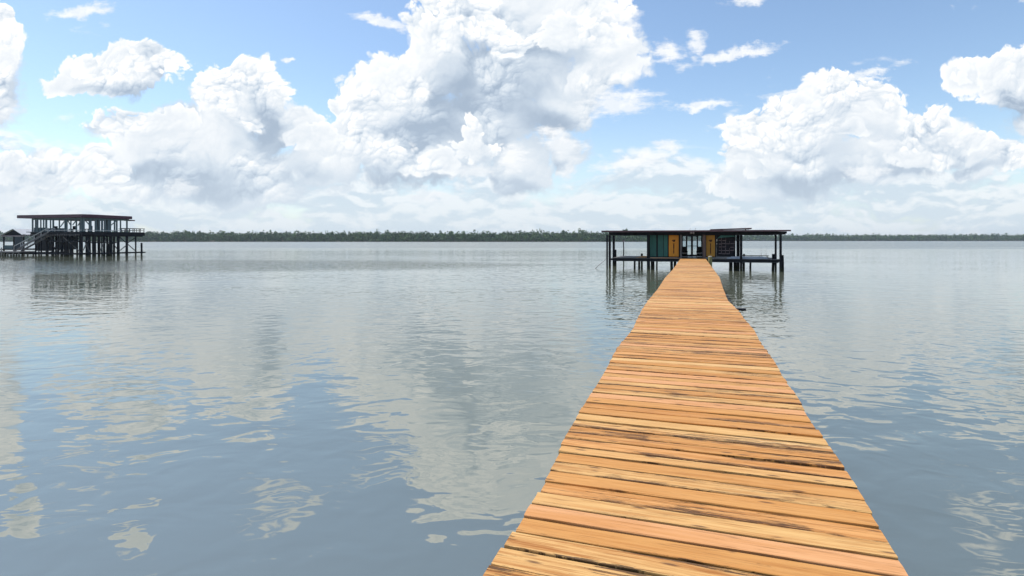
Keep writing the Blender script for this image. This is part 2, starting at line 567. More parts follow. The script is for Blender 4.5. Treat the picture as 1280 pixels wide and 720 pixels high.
# ---------------------------------------------------------------- water
def water_material():
    m, n = material('lake_water')
    p = n.pos
    x, y, z = n.xyz(p)
    far = n.smooth(y, 6.0, 190.0)
    far2 = n.smooth(n.add(y, n.mul(n.sub(n.noise(n.mapping(p, scale=(0.2, 1, 1)), 0.03, 2.0), 0.5), 120.0)), 130.0, 230.0)
    # long lazy undulation, short ripples, and fine wind ripple farther out
    wv = n.vec('SCALE', n.vec('SUBTRACT', n.noise(p, 0.9, 2.0, 0.5, color=True), (0.5, 0.5, 0.5)), s=0.7)
    pw = n.vec('ADD', p, wv)
    a = n.noise(n.mapping(p, rot=(0, 0, R(24)), scale=(0.7, 1.2, 1)), 0.75, 1.0, 0.4, dist=0.3)
    b = n.noise(n.mapping(pw, rot=(0, 0, R(-18)), scale=(0.85, 1.1, 1)), 2.0, 0.6, 0.4, dist=0.6)
    c = n.noise(n.mapping(pw, rot=(0, 0, R(12)), scale=(0.7, 1.4, 1)), 6.0, 0.5, 0.5)
    gust = n.noise(n.mapping(p, scale=(0.35, 1.0, 1)), 0.06, 2.0, 0.5)
    gs = n.smooth(gust, 0.35, 0.68, 0.55, 1.5)
    # a puff of wind in front of the raised boathouse
    q = n.vec('LENGTH', n.vec('MULTIPLY', n.vec('SUBTRACT', p, (-52.0, 64.0, 0)), (1 / 60.0, 1 / 19.0, 0)))
    gs = n.add(gs, n.smooth(q, 1.0, 0.6, 0.0, 4.0))
    h = n.add(n.mul(a, 0.021), n.mul(b, n.mul(gs, n.mad(far2, 0.10, n.mad(far, -0.009, 0.0180)))))
    h = n.add(h, n.mul(c, n.mul(gs, n.mad(far, 0.0003, 0.0023))))
    bump(n, h, 1.0)
    silt = n.noise(p, 0.08, 3.0, 0.5)
    n.put(n.bsdf.inputs['Base Color'], n.mix(silt, (0.118, 0.136, 0.098), (0.138, 0.150, 0.106)))
    n.put(n.bsdf.inputs['Roughness'], n.mad(far2, 0.18, n.mad(far, 0.06, 0.02)))
    n.bsdf.inputs['IOR'].default_value = 3.1
    return m


MAT['water'] = water_material()
w = MB()
w.raw([(-6500, -300, 0), (6500, -300, 0), (6500, 7500, 0), (-6500, 7500, 0)], [(0, 1, 2, 3)])
tag(w.build('water', MAT['water']), kind='structure')

# ---------------------------------------------------------------- far shore: land and wood
def leaf_material(name, dark, light):
    m, n = material(name)
    at_ = n.n.new('ShaderNodeAttribute')
    at_.attribute_name = 'tone'
    tone = at_.outputs['Fac']
    g = n.noise(n.pos, 0.22, 3.0, 0.6)
    col = n.mix(n.add(n.mul(tone, 0.75), n.mul(g, 0.25)), dark, light)
    n.put(n.bsdf.inputs['Base Color'], col)
    n.bsdf.inputs['Roughness'].default_value = 0.7
    n.bsdf.inputs['Specular IOR Level'].default_value = 0.2
    return m


MAT['leaf'] = leaf_material('woodland_leaves', (0.038, 0.092, 0.036), (0.115, 0.195, 0.055))
MAT['bark'] = paint('bark', (0.16, 0.13, 0.11), (0.08, 0.065, 0.055))
MAT['soil'] = paint('shore_soil', (0.07, 0.075, 0.035), (0.05, 0.045, 0.028), grain=(1, 1, 1))


def crown(cx, cy_, base, hgt, rad, n_leaf, size, conic=0.0):
    """leaf-clump quads spread through a lumpy crown: vertices (4n, 3) and the tone of each quad"""
    nl = max(3, int(4 + rad))
    lob = RNG.normal(size=(nl, 3)) * np.array([0.42, 0.42, 0.26])
    lob[:, 2] += RNG.uniform(-0.2, 0.25, nl)
    lr = RNG.uniform(0.35, 0.6, nl)
    k = RNG.integers(0, nl, n_leaf)
    d = RNG.normal(size=(n_leaf, 3))
    d /= np.linalg.norm(d, axis=1)[:, None]
    q = lob[k] + d * (lr[k] * RNG.uniform(0.55, 1.0, n_leaf) ** 0.5)[:, None]
    q[:, 2] = np.clip(q[:, 2], -1, 1.05)
    shrink = 1 - conic * (q[:, 2] + 1) / 2
    c = np.stack([cx + q[:, 0] * rad * shrink, cy_ + q[:, 1] * rad * shrink, base + hgt * (q[:, 2] + 1) / 2], 1)
    a = RNG.normal(size=(n_leaf, 3))
    a /= np.linalg.norm(a, axis=1)[:, None]
    nrm = d + RNG.normal(size=(n_leaf, 3)) * 0.5
    b = np.cross(a, nrm)
    b /= np.linalg.norm(b, axis=1)[:, None] + 1e-6
    s = (size * RNG.uniform(0.6, 1.3, n_leaf))[:, None]
    v = np.stack([c - a * s - b * s * 0.7, c + a * s - b * s * 0.5, c + a * s * 0.8 + b * s * 0.7, c - a * s * 0.7 + b * s * 0.6], 1).reshape(-1, 3)
    tone = np.clip(RNG.choice([RNG.uniform(0.1, 0.5), RNG.uniform(0.4, 1.0)], p=[0.72, 0.28]) + RNG.normal(size=n_leaf) * 0.12 + (lr[k] - 0.47) * 0.8, 0, 1)
    return v, tone


def leaf_mesh(name, chunks, mat, parent=None):
    v = np.concatenate([c[0] for c in chunks]).astype(np.float32)
    tone = np.concatenate([c[1] for c in chunks]).astype(np.float32)
    nq = len(v) // 4
    me = bpy.data.meshes.new(name)
    me.vertices.add(nq * 4)
    me.loops.add(nq * 4)
    me.polygons.add(nq)
    me.vertices.foreach_set('co', v.ravel())
    me.loops.foreach_set('vertex_index', np.arange(nq * 4, dtype=np.int32))
    me.polygons.foreach_set('loop_start', np.arange(0, nq * 4, 4, dtype=np.int32))
    me.update(calc_edges=True)
    at_ = me.attributes.new('tone', 'FLOAT', 'FACE')
    at_.data.foreach_set('value', tone)
    me.materials.append(mat)
    o = bpy.data.objects.new(name, me)
    COL.objects.link(o)
    if parent:
        hold(o, parent)
    return o


LEFT_D, RIGHT_D = 740.0 * K, 1300.0 * K


def shore_y(x):
    """distance of the waterline: near on the left, stepping back to the right behind the boathouse"""
    t = min(max((x - 0.215 * LEFT_D) / (0.36 * LEFT_D), 0.0), 1.0)
    t = t * t * (3 - 2 * t)
    return LEFT_D + (RIGHT_D - LEFT_D) * t + 10 * math.sin(x * 0.013) + 5 * math.sin(x * 0.041)


def wood(name, x0, x1, rows, step, n_leaf, size):
    ch = []
    trunks = MB()
    for r in range(rows):
        x = x0 + random.uniform(0, step)
        while x < x1:
            y = shore_y(x) + 3 + r * 8 + random.uniform(-2.5, 2.5)
            h = (random.gauss(15.2, 1.3) + r * 0.5) * (1.18 if x > 0.5 * LEFT_D else 1.0)
            h = max(10.5, h + (random.random() < 0.07) * random.uniform(1.5, 3.2))
            if r == 0:
                h *= random.uniform(0.55, 0.98)
            ch.append(crown(x, y, 0.2 if r == 0 else 0.6, h, random.uniform(4.2, 6.6), n_leaf, size, random.uniform(0, 0.2)))
            if r < 2:
                ch.append(crown(x + random.uniform(-3, 3), y - 3 + 7 * r, 0.1, random.uniform(4.0, 7.5), random.uniform(3.0, 4.5), n_leaf // 2, size * 0.9))
            if r < 2 and random.random() < 0.4:
                trunks.tube((x, y - 2.5, 0), (x + random.uniform(-.5, .5), y - 2, h * 0.7), 0.28, 0.16, 5)
            x += step * random.uniform(0.6, 1.4)
    o = leaf_mesh(name, ch, MAT['leaf'])
    trunks.build('trunks', MAT['bark'], o)
    return o


tag(wood('left_shore_wood', -1.25 * LEFT_D, 0.55 * LEFT_D, 4, 6.0, 130, 1.05), 'dark green wood along the nearer far shore, left of the boathouse with the walkway', 'wood', kind='stuff')
tag(wood('right_shore_wood', 0.56 * LEFT_D, 1.15 * RIGHT_D, 4, 7.5, 90, 1.35), 'hazy grey green wood along the farther shore, right of the boathouse with the walkway', 'wood', kind='stuff')

xs = np.linspace(-1.4 * LEFT_D, 1.3 * RIGHT_D, 160)
g = MB()
vs, fs = [], []
for i, x in enumerate(xs):
    y = shore_y(x)
    vs += [(x, y - 1.5, -0.4), (x, y + 2.0, 0.35), (x, y + 14, 3.6), (x * 2.2, 7000, 8.0)]
for i in range(len(xs) - 1):
    for k in range(3):
        fs.append((i * 4 + k, (i + 1) * 4 + k, (i + 1) * 4 + k + 1, i * 4 + k + 1))
g.raw(vs, fs)
tag(g.build('shore', MAT['soil']), kind='structure')

# trees that stand clear of the wood's outline
for (px, top, label, wd) in [
    (782, 284.2, 'tall tree rising highest over the left end of the boathouse roof', 5.0),
    (704, 285.6, 'loose crowned tree standing above the wood, second one left of the walkway boathouse', 4.4),
    (728, 285.4, 'rounded tree rising above the wood just left of the walkway boathouse roof', 6.0),
    (232, 286.4, 'broad tree rising above the wood right of the two storey boathouse', 6.5),
]:
    x = (px - 640) / FPX * LEFT_D * 1.02
    y = shore_y(x) + 14
    x = (px - 640) / FPX * y
    zt = CAM_H + (300 - top) / FPX * y
    t = thing('tree', (x, y, 1.0), label, 'tree', 'trees rising above the far wood')
    leaf_mesh('crown', [crown(x, y, zt * 0.45, zt * 0.55, wd, 260, 0.8, 0.1)], MAT['leaf'], t)
    MB().tube((x, y, 0.6), (x + 0.3, y, zt * 0.8), 0.4, 0.18, 7).build('trunk', MAT['bark'], t)
# the pale bush behind the open left bay of the boathouse
x = (800 - 640) / FPX * LEFT_D
y = shore_y(x) - 0.5
t = thing('bush', ((800 - 640) / FPX * y, y, 0.3), 'light green bush at the waterline seen through the open left bay', 'bush')
MAT['leaf_light'] = leaf_material('bush_leaves', (0.06, 0.13, 0.03), (0.14, 0.25, 0.06))
leaf_mesh('foliage', [crown((px - 640) / FPX * y, y - 1.0, 0.2, h, 4.5, 200, 0.8) for px, h in ((797, 6.0), (802, 8.5), (807, 7.0))], MAT['leaf_light'], t)

# ---------------------------------------------------------------- the air over the lake
hz = bpy.data.materials.new('haze')
hz.use_nodes = True
ht = hz.node_tree
ht.nodes.clear()
pvn = ht.nodes.new('ShaderNodeVolumePrincipled')
pvn.inputs['Color'].default_value = (0.80, 0.88, 0.95, 1)
pvn.inputs['Density'].default_value = 0.00012
pvn.inputs['Anisotropy'].default_value = 0.2
ho = ht.nodes.new('ShaderNodeOutputMaterial')
ht.links.new(pvn.outputs[0], ho.inputs['Volume'])
tag(MB().box((-7000, -400, -2.5), (7000, 8000, 30.0)).build('haze', hz), kind='stuff')
# ---------------------------------------------------------------- the long pier
TH = math.atan(226.0 / 690.0)
A2 = Vector((math.sin(TH), math.cos(TH), 0))        # along the pier, away from the camera
R2 = Vector((math.cos(TH), -math.sin(TH), 0))       # to its right
SURVEY = [  # row, left edge, right edge, drop below the lens
    (720, 604, 1134, 1.600), (600, 683, 1065, 1.580), (543, 707, 1026, 1.555), (526.8, 715.5, 1012, 1.540), (498.7, 733.7, 998, 1.520), (470.6, 752, 978, 1.505), (451, 763, 967, 1.490),
    (431, 773.7, 952.5, 1.480), (411.5, 791, 942, 1.480), (400, 796, 931.5, 1.475), (388, 802, 923, 1.475), (375.6, 810, 910, 1.480), (361.4, 822, 904, 1.480), (347, 831.4, 899.5, 1.465), (338, 840, 893, 1.455),
    (330, 846, 887, 1.45), (323.2, 850.5, 882, 1.45)]
eL, eR, eZ = [], [], []
for (py, xl, xr, dr) in SURVEY:
    Y = dr * K * FPX / (py - 300)
    for (px, e) in ((xl, eL), (xr, eR)):
        p = Vector(((px - 640) / FPX * Y, Y, 0))
        e.append((p.dot(A2), p.dot(R2)))
    eZ.append((Vector((226 / 690 * Y, Y, 0)).dot(A2), CAM_H - dr * K))
for e in (eL, eR, eZ):
    e.sort()


def lerp_table(t, s):
    return float(np.interp(s, [a for a, _ in t], [b for _, b in t]))


S_END = eZ[-1][0]
S_START = -9.0


def plank_material():
    m, n = material('orange_stained_planks')
    uv = n.n.new('ShaderNodeUVMap')
    uv.uv_map = 'grain'
    u, v, _ = n.xyz(uv.outputs[0])

    def attr(name):
        a = n.n.new('ShaderNodeAttribute')
        a.attribute_name = name
        return a.outputs['Fac']
    r1, r2, ed = attr('tone'), attr('wear'), attr('edge')
    off = n.mul(r1, 57.0)

    def grain(su, sv, det, rough=0.6, dist=0.0, k=1.0):
        return n.noise(n.comb(n.mul(u, su), n.mul(v, sv), n.mul(off, k)), 1.0, det, rough, dist=dist)
    base = n.ramp(r1, [(0.0, (0.62, 0.295, 0.078)), (0.20, (0.68, 0.370, 0.115)), (0.38, (0.72, 0.425, 0.150)), (0.55, (0.64, 0.310, 0.085)),
                       (0.66, (0.76, 0.470, 0.180)), (0.80, (0.71, 0.350, 0.110)), (0.90, (0.73, 0.365, 0.150)), (0.97, (0.62, 0.300, 0.080))], 'CONSTANT')
    g1 = grain(1.3, 30.0, 6.0, 0.68, 0.3)
    g2 = grain(0.5, 9.0, 3.0, 0.5, 0.4, 1.7)
    g5 = grain(2.6, 75.0, 3.0, 0.6, 0.2, 6.1)
    col = n.mix(n.mul(n.smooth(g1, 0.40, 0.66), n.mad(r2, 0.60, 0.34)), base, (0.38, 0.130, 0.020))
    col = n.mix(n.smooth(g2, 0.45, 0.75, 0.0, 0.5), col, (0.56, 0.225, 0.045))
    col = n.mix(n.mul(n.smooth(g5, 0.54, 0.68), 0.55), col, (0.30, 0.110, 0.022))
    # black, weathered grain: along most planks, in patches, more at the edges
    g3 = grain(3.6, 85.0, 6.0, 0.75, 0.35, 2.3)
    patch = grain(0.9, 6.0, 4.0, 0.6, 0.5, 3.1)
    rim = n.smooth(n.add(ed, n.mul(n.sub(g1, 0.5), 0.5)), 0.60, 1.0)
    amount = n.add(n.mul(r2, n.smooth(patch, 0.36, 0.66)), n.mul(rim, n.mad(r2, 0.40, 0.12)))
    th = n.mapr(amount, 0.0, 1.0, 0.72, 0.43)
    blk = n.smooth(n.sub(g3, th), -0.01, 0.07)
    col = n.mix(n.mul(blk, 0.85), col, (0.040, 0.018, 0.008))
    soft = n.mul(n.smooth(patch, 0.44, 0.74), n.mul(r2, 0.30))
    col = n.mix(soft, col, (0.27, 0.105, 0.024))
    # grey, bleached threads
    g4 = grain(1.3, 75.0, 4.0, 0.65, 0.1, 4.7)
    bare = n.mul(n.smooth(g4, 0.56, 0.68), n.mul(n.smooth(grain(0.7, 4.0, 2.0, 0.5, 0.3, 5.9), 0.55, 0.70), n.smooth(r2, 0.35, 0.9)))
    col = n.mix(n.mul(bare, 0.7), col, (0.42, 0.36, 0.31))
    # knots
    kv = n.voro(n.comb(n.mul(u, 1.6), n.mul(v, 7.0), 0), 1.0, dim='2D', feature='F1')
    ko = n.noise(n.comb(n.mul(u, 0.9), n.mul(v, 2.0), off), 3.0, 1.0)
    knot = n.mul(n.smooth(kv, 0.13, 0.03), n.smooth(ko, 0.52, 0.6))
    col = n.mix(n.mul(knot, 0.8), col, (0.10, 0.040, 0.014))
    n.put(n.bsdf.inputs['Base Color'], col)
    n.put(n.bsdf.inputs['Roughness'], n.mapr(g1, 0.3, 0.7, 0.48, 0.7))
    n.bsdf.inputs['Specular IOR Level'].default_value = 0.35
    bump(n, n.sub(n.mul(g1, 0.6), n.mul(blk, 0.6)), 0.004)
    return m


MAT['plank'] = plank_material()
pier = thing('wooden_pier', (A2 * 4.0) + Vector((0, 0, 0)), 'long narrow pier of weathered orange planks leading out to the low boathouse', 'pier')


def make_deck():
    V, F, UV, TONE, WEAR, EDGE = [], [], [], [], [], []
    s = S_START
    while s < S_END:
        near = s < 14
        wd = random.choice((0.185, 0.19, 0.185, 0.18, 0.165, 0.19, 0.14)) * random.uniform(0.98, 1.02)
        gap = random.choice((0.010, 0.014, 0.018, 0.024, 0.013)) if near else random.uniform(0.013, 0.026)
        rot = random.gauss(0, 0.0025)
        tone, wear = random.random(), min(1.0, max(0.06, random.betavariate(2.0, 1.3) * 1.1))
        if 0.90 < tone < 0.97 or 0.68 < tone < 0.76:
            wear *= 0.25                     # the newer boards
        sc = s + wd / 2
        z0 = lerp_table(eZ, sc) + random.gauss(0, 0.0025)
        cup = random.gauss(0, 0.0025)
        tilt = random.gauss(0, 0.004)
        wl, wr = lerp_table(eL, sc) + random.gauss(0, 0.0045), lerp_table(eR, sc) + random.gauss(0, 0.0045)
        nseg = 8 if near else 3
        base = len(V)
        # cross profile: (across, height, edge) with eased upper arrises
        h = wd / 2
        pr = [(-h, -0.038, 1), (-h, -0.007, 1), (-h + 0.002, -0.002, 1), (-h + 0.007, 0.0, 0.95), (-h * 0.45, cup, 0.45), (0, cup * 1.3, 0), (h * 0.45, cup, 0.45), (h - 0.007, 0.0, 0.95), (h - 0.002, -0.002, 1), (h, -0.007, 1), (h, -0.038, 1)]
        npf = len(pr)
        bow = random.gauss(0, 0.0025)
        ru, rv = random.uniform(0, 40), random.uniform(0, 40)
        for k in range(nseg + 1):
            t = k / nseg
            wpos = wl + (wr - wl) * t
            arc = bow * math.sin(math.pi * t)
            for (a, hh, e) in pr:
                rough = random.gauss(0, 0.0012) if near and 2 <= pr.index((a, hh, e)) <= 8 else 0
                along = sc + a + rot * (wpos - (wl + wr) / 2) + arc + (random.gauss(0, 0.0012) if near else 0)
                p = A2 * along + R2 * wpos
                V.append((p.x, p.y, z0 + hh + tilt * (t - 0.5) + rough * 0.5))
        uvs = [(ru + (wl + (wr - wl) * (k / nseg)), rv + a) for k in range(nseg + 1) for (a, hh, e) in pr]
        eds = [e for k in range(nseg + 1) for (a, hh, e) in pr]
        fl = []
        for k in range(nseg):
            for i in range(npf - 1):
                fl.append((base + k * npf + i, base + k * npf + i + 1, base + (k + 1) * npf + i + 1, base + (k + 1) * npf + i))
            fl.append((base + k * npf + npf - 1, base + k * npf, base + (k + 1) * npf, base + (k + 1) * npf + npf - 1))
        fl.append(tuple(base + i for i in range(npf - 1, -1, -1)))
        fl.append(tuple(base + nseg * npf + i for i in range(npf)))
        for f in fl:
            F.append(f)
            TONE.append(tone)
            WEAR.append(wear)
            UV += [uvs[i - base] for i in f]
        EDGE += eds
        s += wd + gap
    me = bpy.data.meshes.new('deck')
    me.from_pydata(V, [], F)
    uvl = me.uv_layers.new(name='grain')
    uvl.data.foreach_set('uv', np.array(UV, dtype=np.float32).ravel())
    for nm, dat, dom in (('tone', TONE, 'FACE'), ('wear', WEAR, 'FACE'), ('edge', EDGE, 'POINT')):
        a = me.attributes.new(nm, 'FLOAT', dom)
        a.data.foreach_set('value', np.array(dat, dtype=np.float32))
    bm = bmesh.new()
    bm.from_mesh(me)
    bmesh.ops.recalc_face_normals(bm, faces=bm.faces)
    bm.to_mesh(me)
    bm.free()
    me.materials.append(MAT['plank'])
    o = bpy.data.objects.new('deck', me)
    COL.objects.link(o)
    hold(o, pier)


make_deck()
# stringers, cross beams and piles under the deck
for q in (0.16, 0.5, 0.84):
    st = MB()
    ss = np.linspace(S_START, S_END - 0.1, 34)
    for a, b in zip(ss[:-1], ss[1:]):
        pts = []
        for s in (a, b):
            w_ = lerp_table(eL, s) * (1 - q) + lerp_table(eR, s) * q
            pts.append(A2 * s + R2 * w_ + Vector((0, 0, lerp_table(eZ, s) - 0.14)))
        st.bar(pts[0], pts[1], 0.05, 0.19)
    st.build('stringer', MAT['dark_wood'], pier)
s = S_START + 1.0
while s < S_END - 1:
    wl, wr, z = lerp_table(eL, s), lerp_table(eR, s), lerp_table(eZ, s)
    MB().bar(A2 * s + R2 * (wl + 0.06) + Vector((0, 0, z - 0.33)), A2 * s + R2 * (wr - 0.06) + Vector((0, 0, z - 0.33)), 0.06, 0.18).build('cross_beam', MAT['dark_wood'], pier)
    for w_ in (wl + 0.30, wr - 0.30):
        c = A2 * (s + 0.14) + R2 * w_
        MB().tube((c.x, c.y, -1.5), (c.x, c.y, z - 0.06), 0.105, 0.095, 12, 0.02, 4).build('piling', MAT['grey_wood'], pier, True)
    s += 3.2
# the board that sticks out on the right
bs = 12.75 * K / math.cos(TH) * 0.985
wr = lerp_table(eR, bs)
MB().box((-0.3, -0.10, -0.055), (0.30, 0.10, -0.002), lambda a, b, c: A2 * (bs + b) + R2 * (wr + a) + Vector((0, 0, lerp_table(eZ, bs) - 0.05 + c))).build('board_end', MAT['dark_wood'], pier)
# ---------------------------------------------------------------- low boathouse at the end of the pier
O = A2 * S_END + Vector((0, 0, 0))
DZ = CAM_H - 1.45 * K                     # its deck


def bfr(a, b, c):
    return O + R2 * a + A2 * b + Vector((0, 0, c))


def bat(px, py, b):
    """point on the cross plane b metres behind the boathouse front, as (right, height)"""
    p = at(px, py, O + A2 * b, R2)
    return (p - O).dot(R2), p.z


def bbox(m, x0, y0, x1, y1, b, th):
    """box whose front face covers the surveyed rectangle at depth b, th deep"""
    a0, z1 = bat(x0, y0, b)
    a1, _ = bat(x1, y0, b)
    _, z0 = bat((x0 + x1) / 2, y1, b)
    _, z1 = bat((x0 + x1) / 2, y0, b)
    return m.box((a0, b, z0), (a1, b + th, z1), bfr)


house = thing('boathouse', bfr(0, 2.5, 0), 'low flat roofed boathouse with green and orange front panels at the end of the pier', 'boathouse')


def part(name, mb, mat, parent=None):
    return mb.build(name, MAT[mat], parent or house)


ZR = bat(870, 289.6, -0.9)[1]             # underside of the eave
aL, aR = bat(751.8, 289, -0.9)[0], bat(988.8, 289, -0.9)[0]
m = MB()
m.hexa([bfr(aL, -0.9, ZR), bfr(aR, -0.9, ZR), bfr(aR - 0.25, 7.8, ZR + 0.10), bfr(aL + 0.35, 7.8, ZR + 0.10),
        bfr(aL, -0.9, ZR + 0.15), bfr(aR, -0.9, ZR + 0.13), bfr(aR - 0.25, 7.8, ZR + 0.235), bfr(aL + 0.35, 7.8, ZR + 0.235)])
part('roof', m, 'roof_dark')
m = MB()
a0, z0 = bat(888, 287.4, 7.0)
a1, z1 = bat(938.5, 286.5, 7.0)
m.hexa([bfr(a0, 6.3, z0), bfr(a1, 6.0, z1), bfr(a1, 9.5, z1), bfr(a0, 9.5, z0), bfr(a0, 6.3, z0 + 0.07), bfr(a1, 6.0, z1 + 0.13), bfr(a1, 9.5, z1 + 0.13), bfr(a0, 9.5, z0 + 0.07)])
m.bar(bfr(a1 - 0.5, 7.2, ZR + 0.1), bfr(a1 - 0.5, 7.2, z1), 0.09)
m.bar(bfr(a0 + 1.2, 7.2, ZR + 0.1), bfr(a0 + 1.2, 7.2, z0 + 0.05), 0.09)
part('rear_roof', m, 'roof_dark')
# head beams
bL, bR = bat(760, 291, 0.05)[0], bat(982, 291, 0.05)[0]
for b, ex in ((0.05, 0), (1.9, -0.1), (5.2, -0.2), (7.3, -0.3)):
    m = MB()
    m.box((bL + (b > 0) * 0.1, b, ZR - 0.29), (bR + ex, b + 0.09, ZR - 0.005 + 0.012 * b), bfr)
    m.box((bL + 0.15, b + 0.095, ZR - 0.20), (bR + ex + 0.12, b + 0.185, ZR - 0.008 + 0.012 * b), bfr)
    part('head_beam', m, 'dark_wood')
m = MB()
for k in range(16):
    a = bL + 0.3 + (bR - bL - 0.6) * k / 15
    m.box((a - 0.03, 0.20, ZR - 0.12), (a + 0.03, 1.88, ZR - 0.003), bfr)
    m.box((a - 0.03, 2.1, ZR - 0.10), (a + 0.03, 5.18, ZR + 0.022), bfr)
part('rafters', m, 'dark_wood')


def post(px, wpx, b, mat='dark_wood', base=-1.2, top=None, round_=False):
    a = bat(px, 300, b)[0]
    p = bfr(a, b, 0)
    w_ = wpx * p.y / FPX
    m = MB()
    zt = ZR - 0.006 + (0.012 * b if b > 0 else 0) if top is None else top
    if round_:
        m.tube(bfr(a, b, base), bfr(a, b, zt), w_ / 2 * 1.04, w_ / 2 * 0.96, 10, 0.02, 4)
    else:
        m.box((a - w_ / 2, b - w_ / 2, base), (a + w_ / 2, b + w_ / 2, zt), bfr)
    return part('post', m, mat)


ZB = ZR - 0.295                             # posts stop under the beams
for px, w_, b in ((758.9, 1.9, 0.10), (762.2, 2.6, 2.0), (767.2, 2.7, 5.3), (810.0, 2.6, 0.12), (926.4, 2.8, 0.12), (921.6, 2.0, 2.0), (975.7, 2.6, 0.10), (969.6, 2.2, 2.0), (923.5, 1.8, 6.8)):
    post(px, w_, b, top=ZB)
post(851.3, 2.0, 0.3, 'grey_wood', DZ - 0.2, ZB)
post(880.2, 3.6, 0.3, 'brown_wood', DZ - 0.2, ZB)
# stub piles beside some posts and the piles below the deck
zs = bat(770, 312, 5.3)[1]


def pile(px, wpx, b, top):
    a = bat(px, 300, b)[0]
    r = wpx * bfr(a, b, 0).y / FPX / 2
    part('piling', MB().tube(bfr(a, b, -1.5), bfr(a, b, top), r * 1.05, r * 0.97, 12, 0.025, 4), 'dark_wood')


for px, w_, b, py in ((769.2, 2.9, 5.55, 312), (811, 3.4, 0.5, 319), (966.6, 3.2, 2.2, 317.5), (978.3, 2.6, 0.25, 318.8)):
    pile(px, w_, b, bat(px, py, b)[1])
for px, w_, b in ((793.4, 2.4, 1.2), (815.6, 4.6, 1.4), (821.3, 2.0, 4.0), (839.5, 3.4, 1.2), (844.0, 3.2, 3.0), (913.5, 4.4, 1.2), (918.5, 3.6, 2.2), (938.2, 2.4, 1.4), (799.0, 2.6, 3.2), (929.3, 2.4, 4.2), (860, 3.0, 2.0), (872, 3.0, 2.0)):
    pile(px, w_, b, DZ - 0.27)

# deck: boards over a joist frame
dl, dr_ = bat(765.5, 322, 0.0)[0], bat(975.0, 322, 0.0)[0]
pl_, pr_ = bat(849.8, 322, 0.0)[0], bat(882.6, 322, 0.0)[0]
m = MB()
a = dl
while a < dr_ - 0.16:
    m.box((a, 0.0 + random.uniform(-.03, .03), DZ - 0.045), (a + 0.135, 7.3, DZ - random.uniform(0.0, 0.006)), bfr)
    a += 0.145
part('deck', m, 'grey_wood')
for b in (0.06, 2.3, 4.8, 7.1):
    m = MB().box((dl - 0.2, b, DZ - 0.26), (dr_ + 0.25, b + 0.07, DZ - 0.05), bfr)
    part('rim_joist', m, 'dark_wood')
    m = MB().box((dl + 0.1, b + 0.075, DZ - 0.34), (dr_ - 0.1, b + 0.15, DZ - 0.14), bfr)
    part('bearer', m, 'blue_wood')

# front panels
WB = 0.75
for x0, x1 in ((812.6, 814.6), (814.9, 820.3), (822.3, 828.9), (829.6, 834.5)):
    p = part('wall_panel', bbox(MB(), x0, 294.0, x1, 320.6, WB, 0.05), 'green')
    tag(p, 'dark green upright board')
part('wall_backing', bbox(MB(), 811.4, 293.4, 850.2, 321.6, WB + 0.09, 0.05), 'black')
part('wall_backing', bbox(MB(), 881.8, 293.4, 895.6, 321.6, WB + 0.09, 0.05), 'black')


def sign_panel(x0, x1, mat, label):
    p = tag(part('sign_panel', bbox(MB(), x0, 294.0, x1, 320.6, WB - 0.01, 0.045), mat), label)
    xm = (x0 + x1) / 2
    f = WB - 0.018
    m = MB()

    def stroke(pts, w_):
        for (xa, ya), (xb, yb) in zip(pts[:-1], pts[1:]):
            a0, za = bat(xa, ya, f)
            a1, zb = bat(xb, yb, f)
            m.bar(bfr(a0, f, za), bfr(a1, f, zb), w_, 0.012, up=A2)
    # round flourish above a column of brushed letters
    stroke([(xm + 1.3 * math.cos(t) * (1 - 0.055 * k), 300.8 + 1.5 * math.sin(t) * (1 - 0.055 * k)) for k, t in enumerate(np.linspace(-0.4, 8.2, 16))], 0.075)
    stroke([(xm + 1.0, 299.6), (xm + 2.0, 300.4)], 0.06)
    stroke([(xm - 1.4, 300.0), (xm - 2.0, 301.2)], 0.06)
    y = 304.6
    while y < 316.5:
        k = random.choice((0, 1, 2))
        if k == 0:
            stroke([(xm - 0.5, y), (xm + 0.5, y), (xm - 0.4, y + 0.55), (xm + 0.5, y + 0.7)], 0.05)
        elif k == 1:
            stroke([(xm - 0.45, y + 0.6), (xm + 0.05, y), (xm + 0.5, y + 0.6)], 0.05)
        else:
            stroke([(xm - 0.45, y), (xm - 0.45, y + 0.6), (xm + 0.45, y + 0.6), (xm + 0.45, y)], 0.05)
        y += 0.95
    stroke([(xm + 0.1, 304.0), (xm + 0.0, 317.0)], 0.035)
    m.build('emblem', MAT['ink'], p)


sign_panel(836.0, 848.3, 'orange', 'bright orange panel with dark brushed emblem and upright lettering')
sign_panel(882.8, 893.6, 'orange_shaded', 'orange panel coloured darker for shade with dark round emblem and upright lettering')
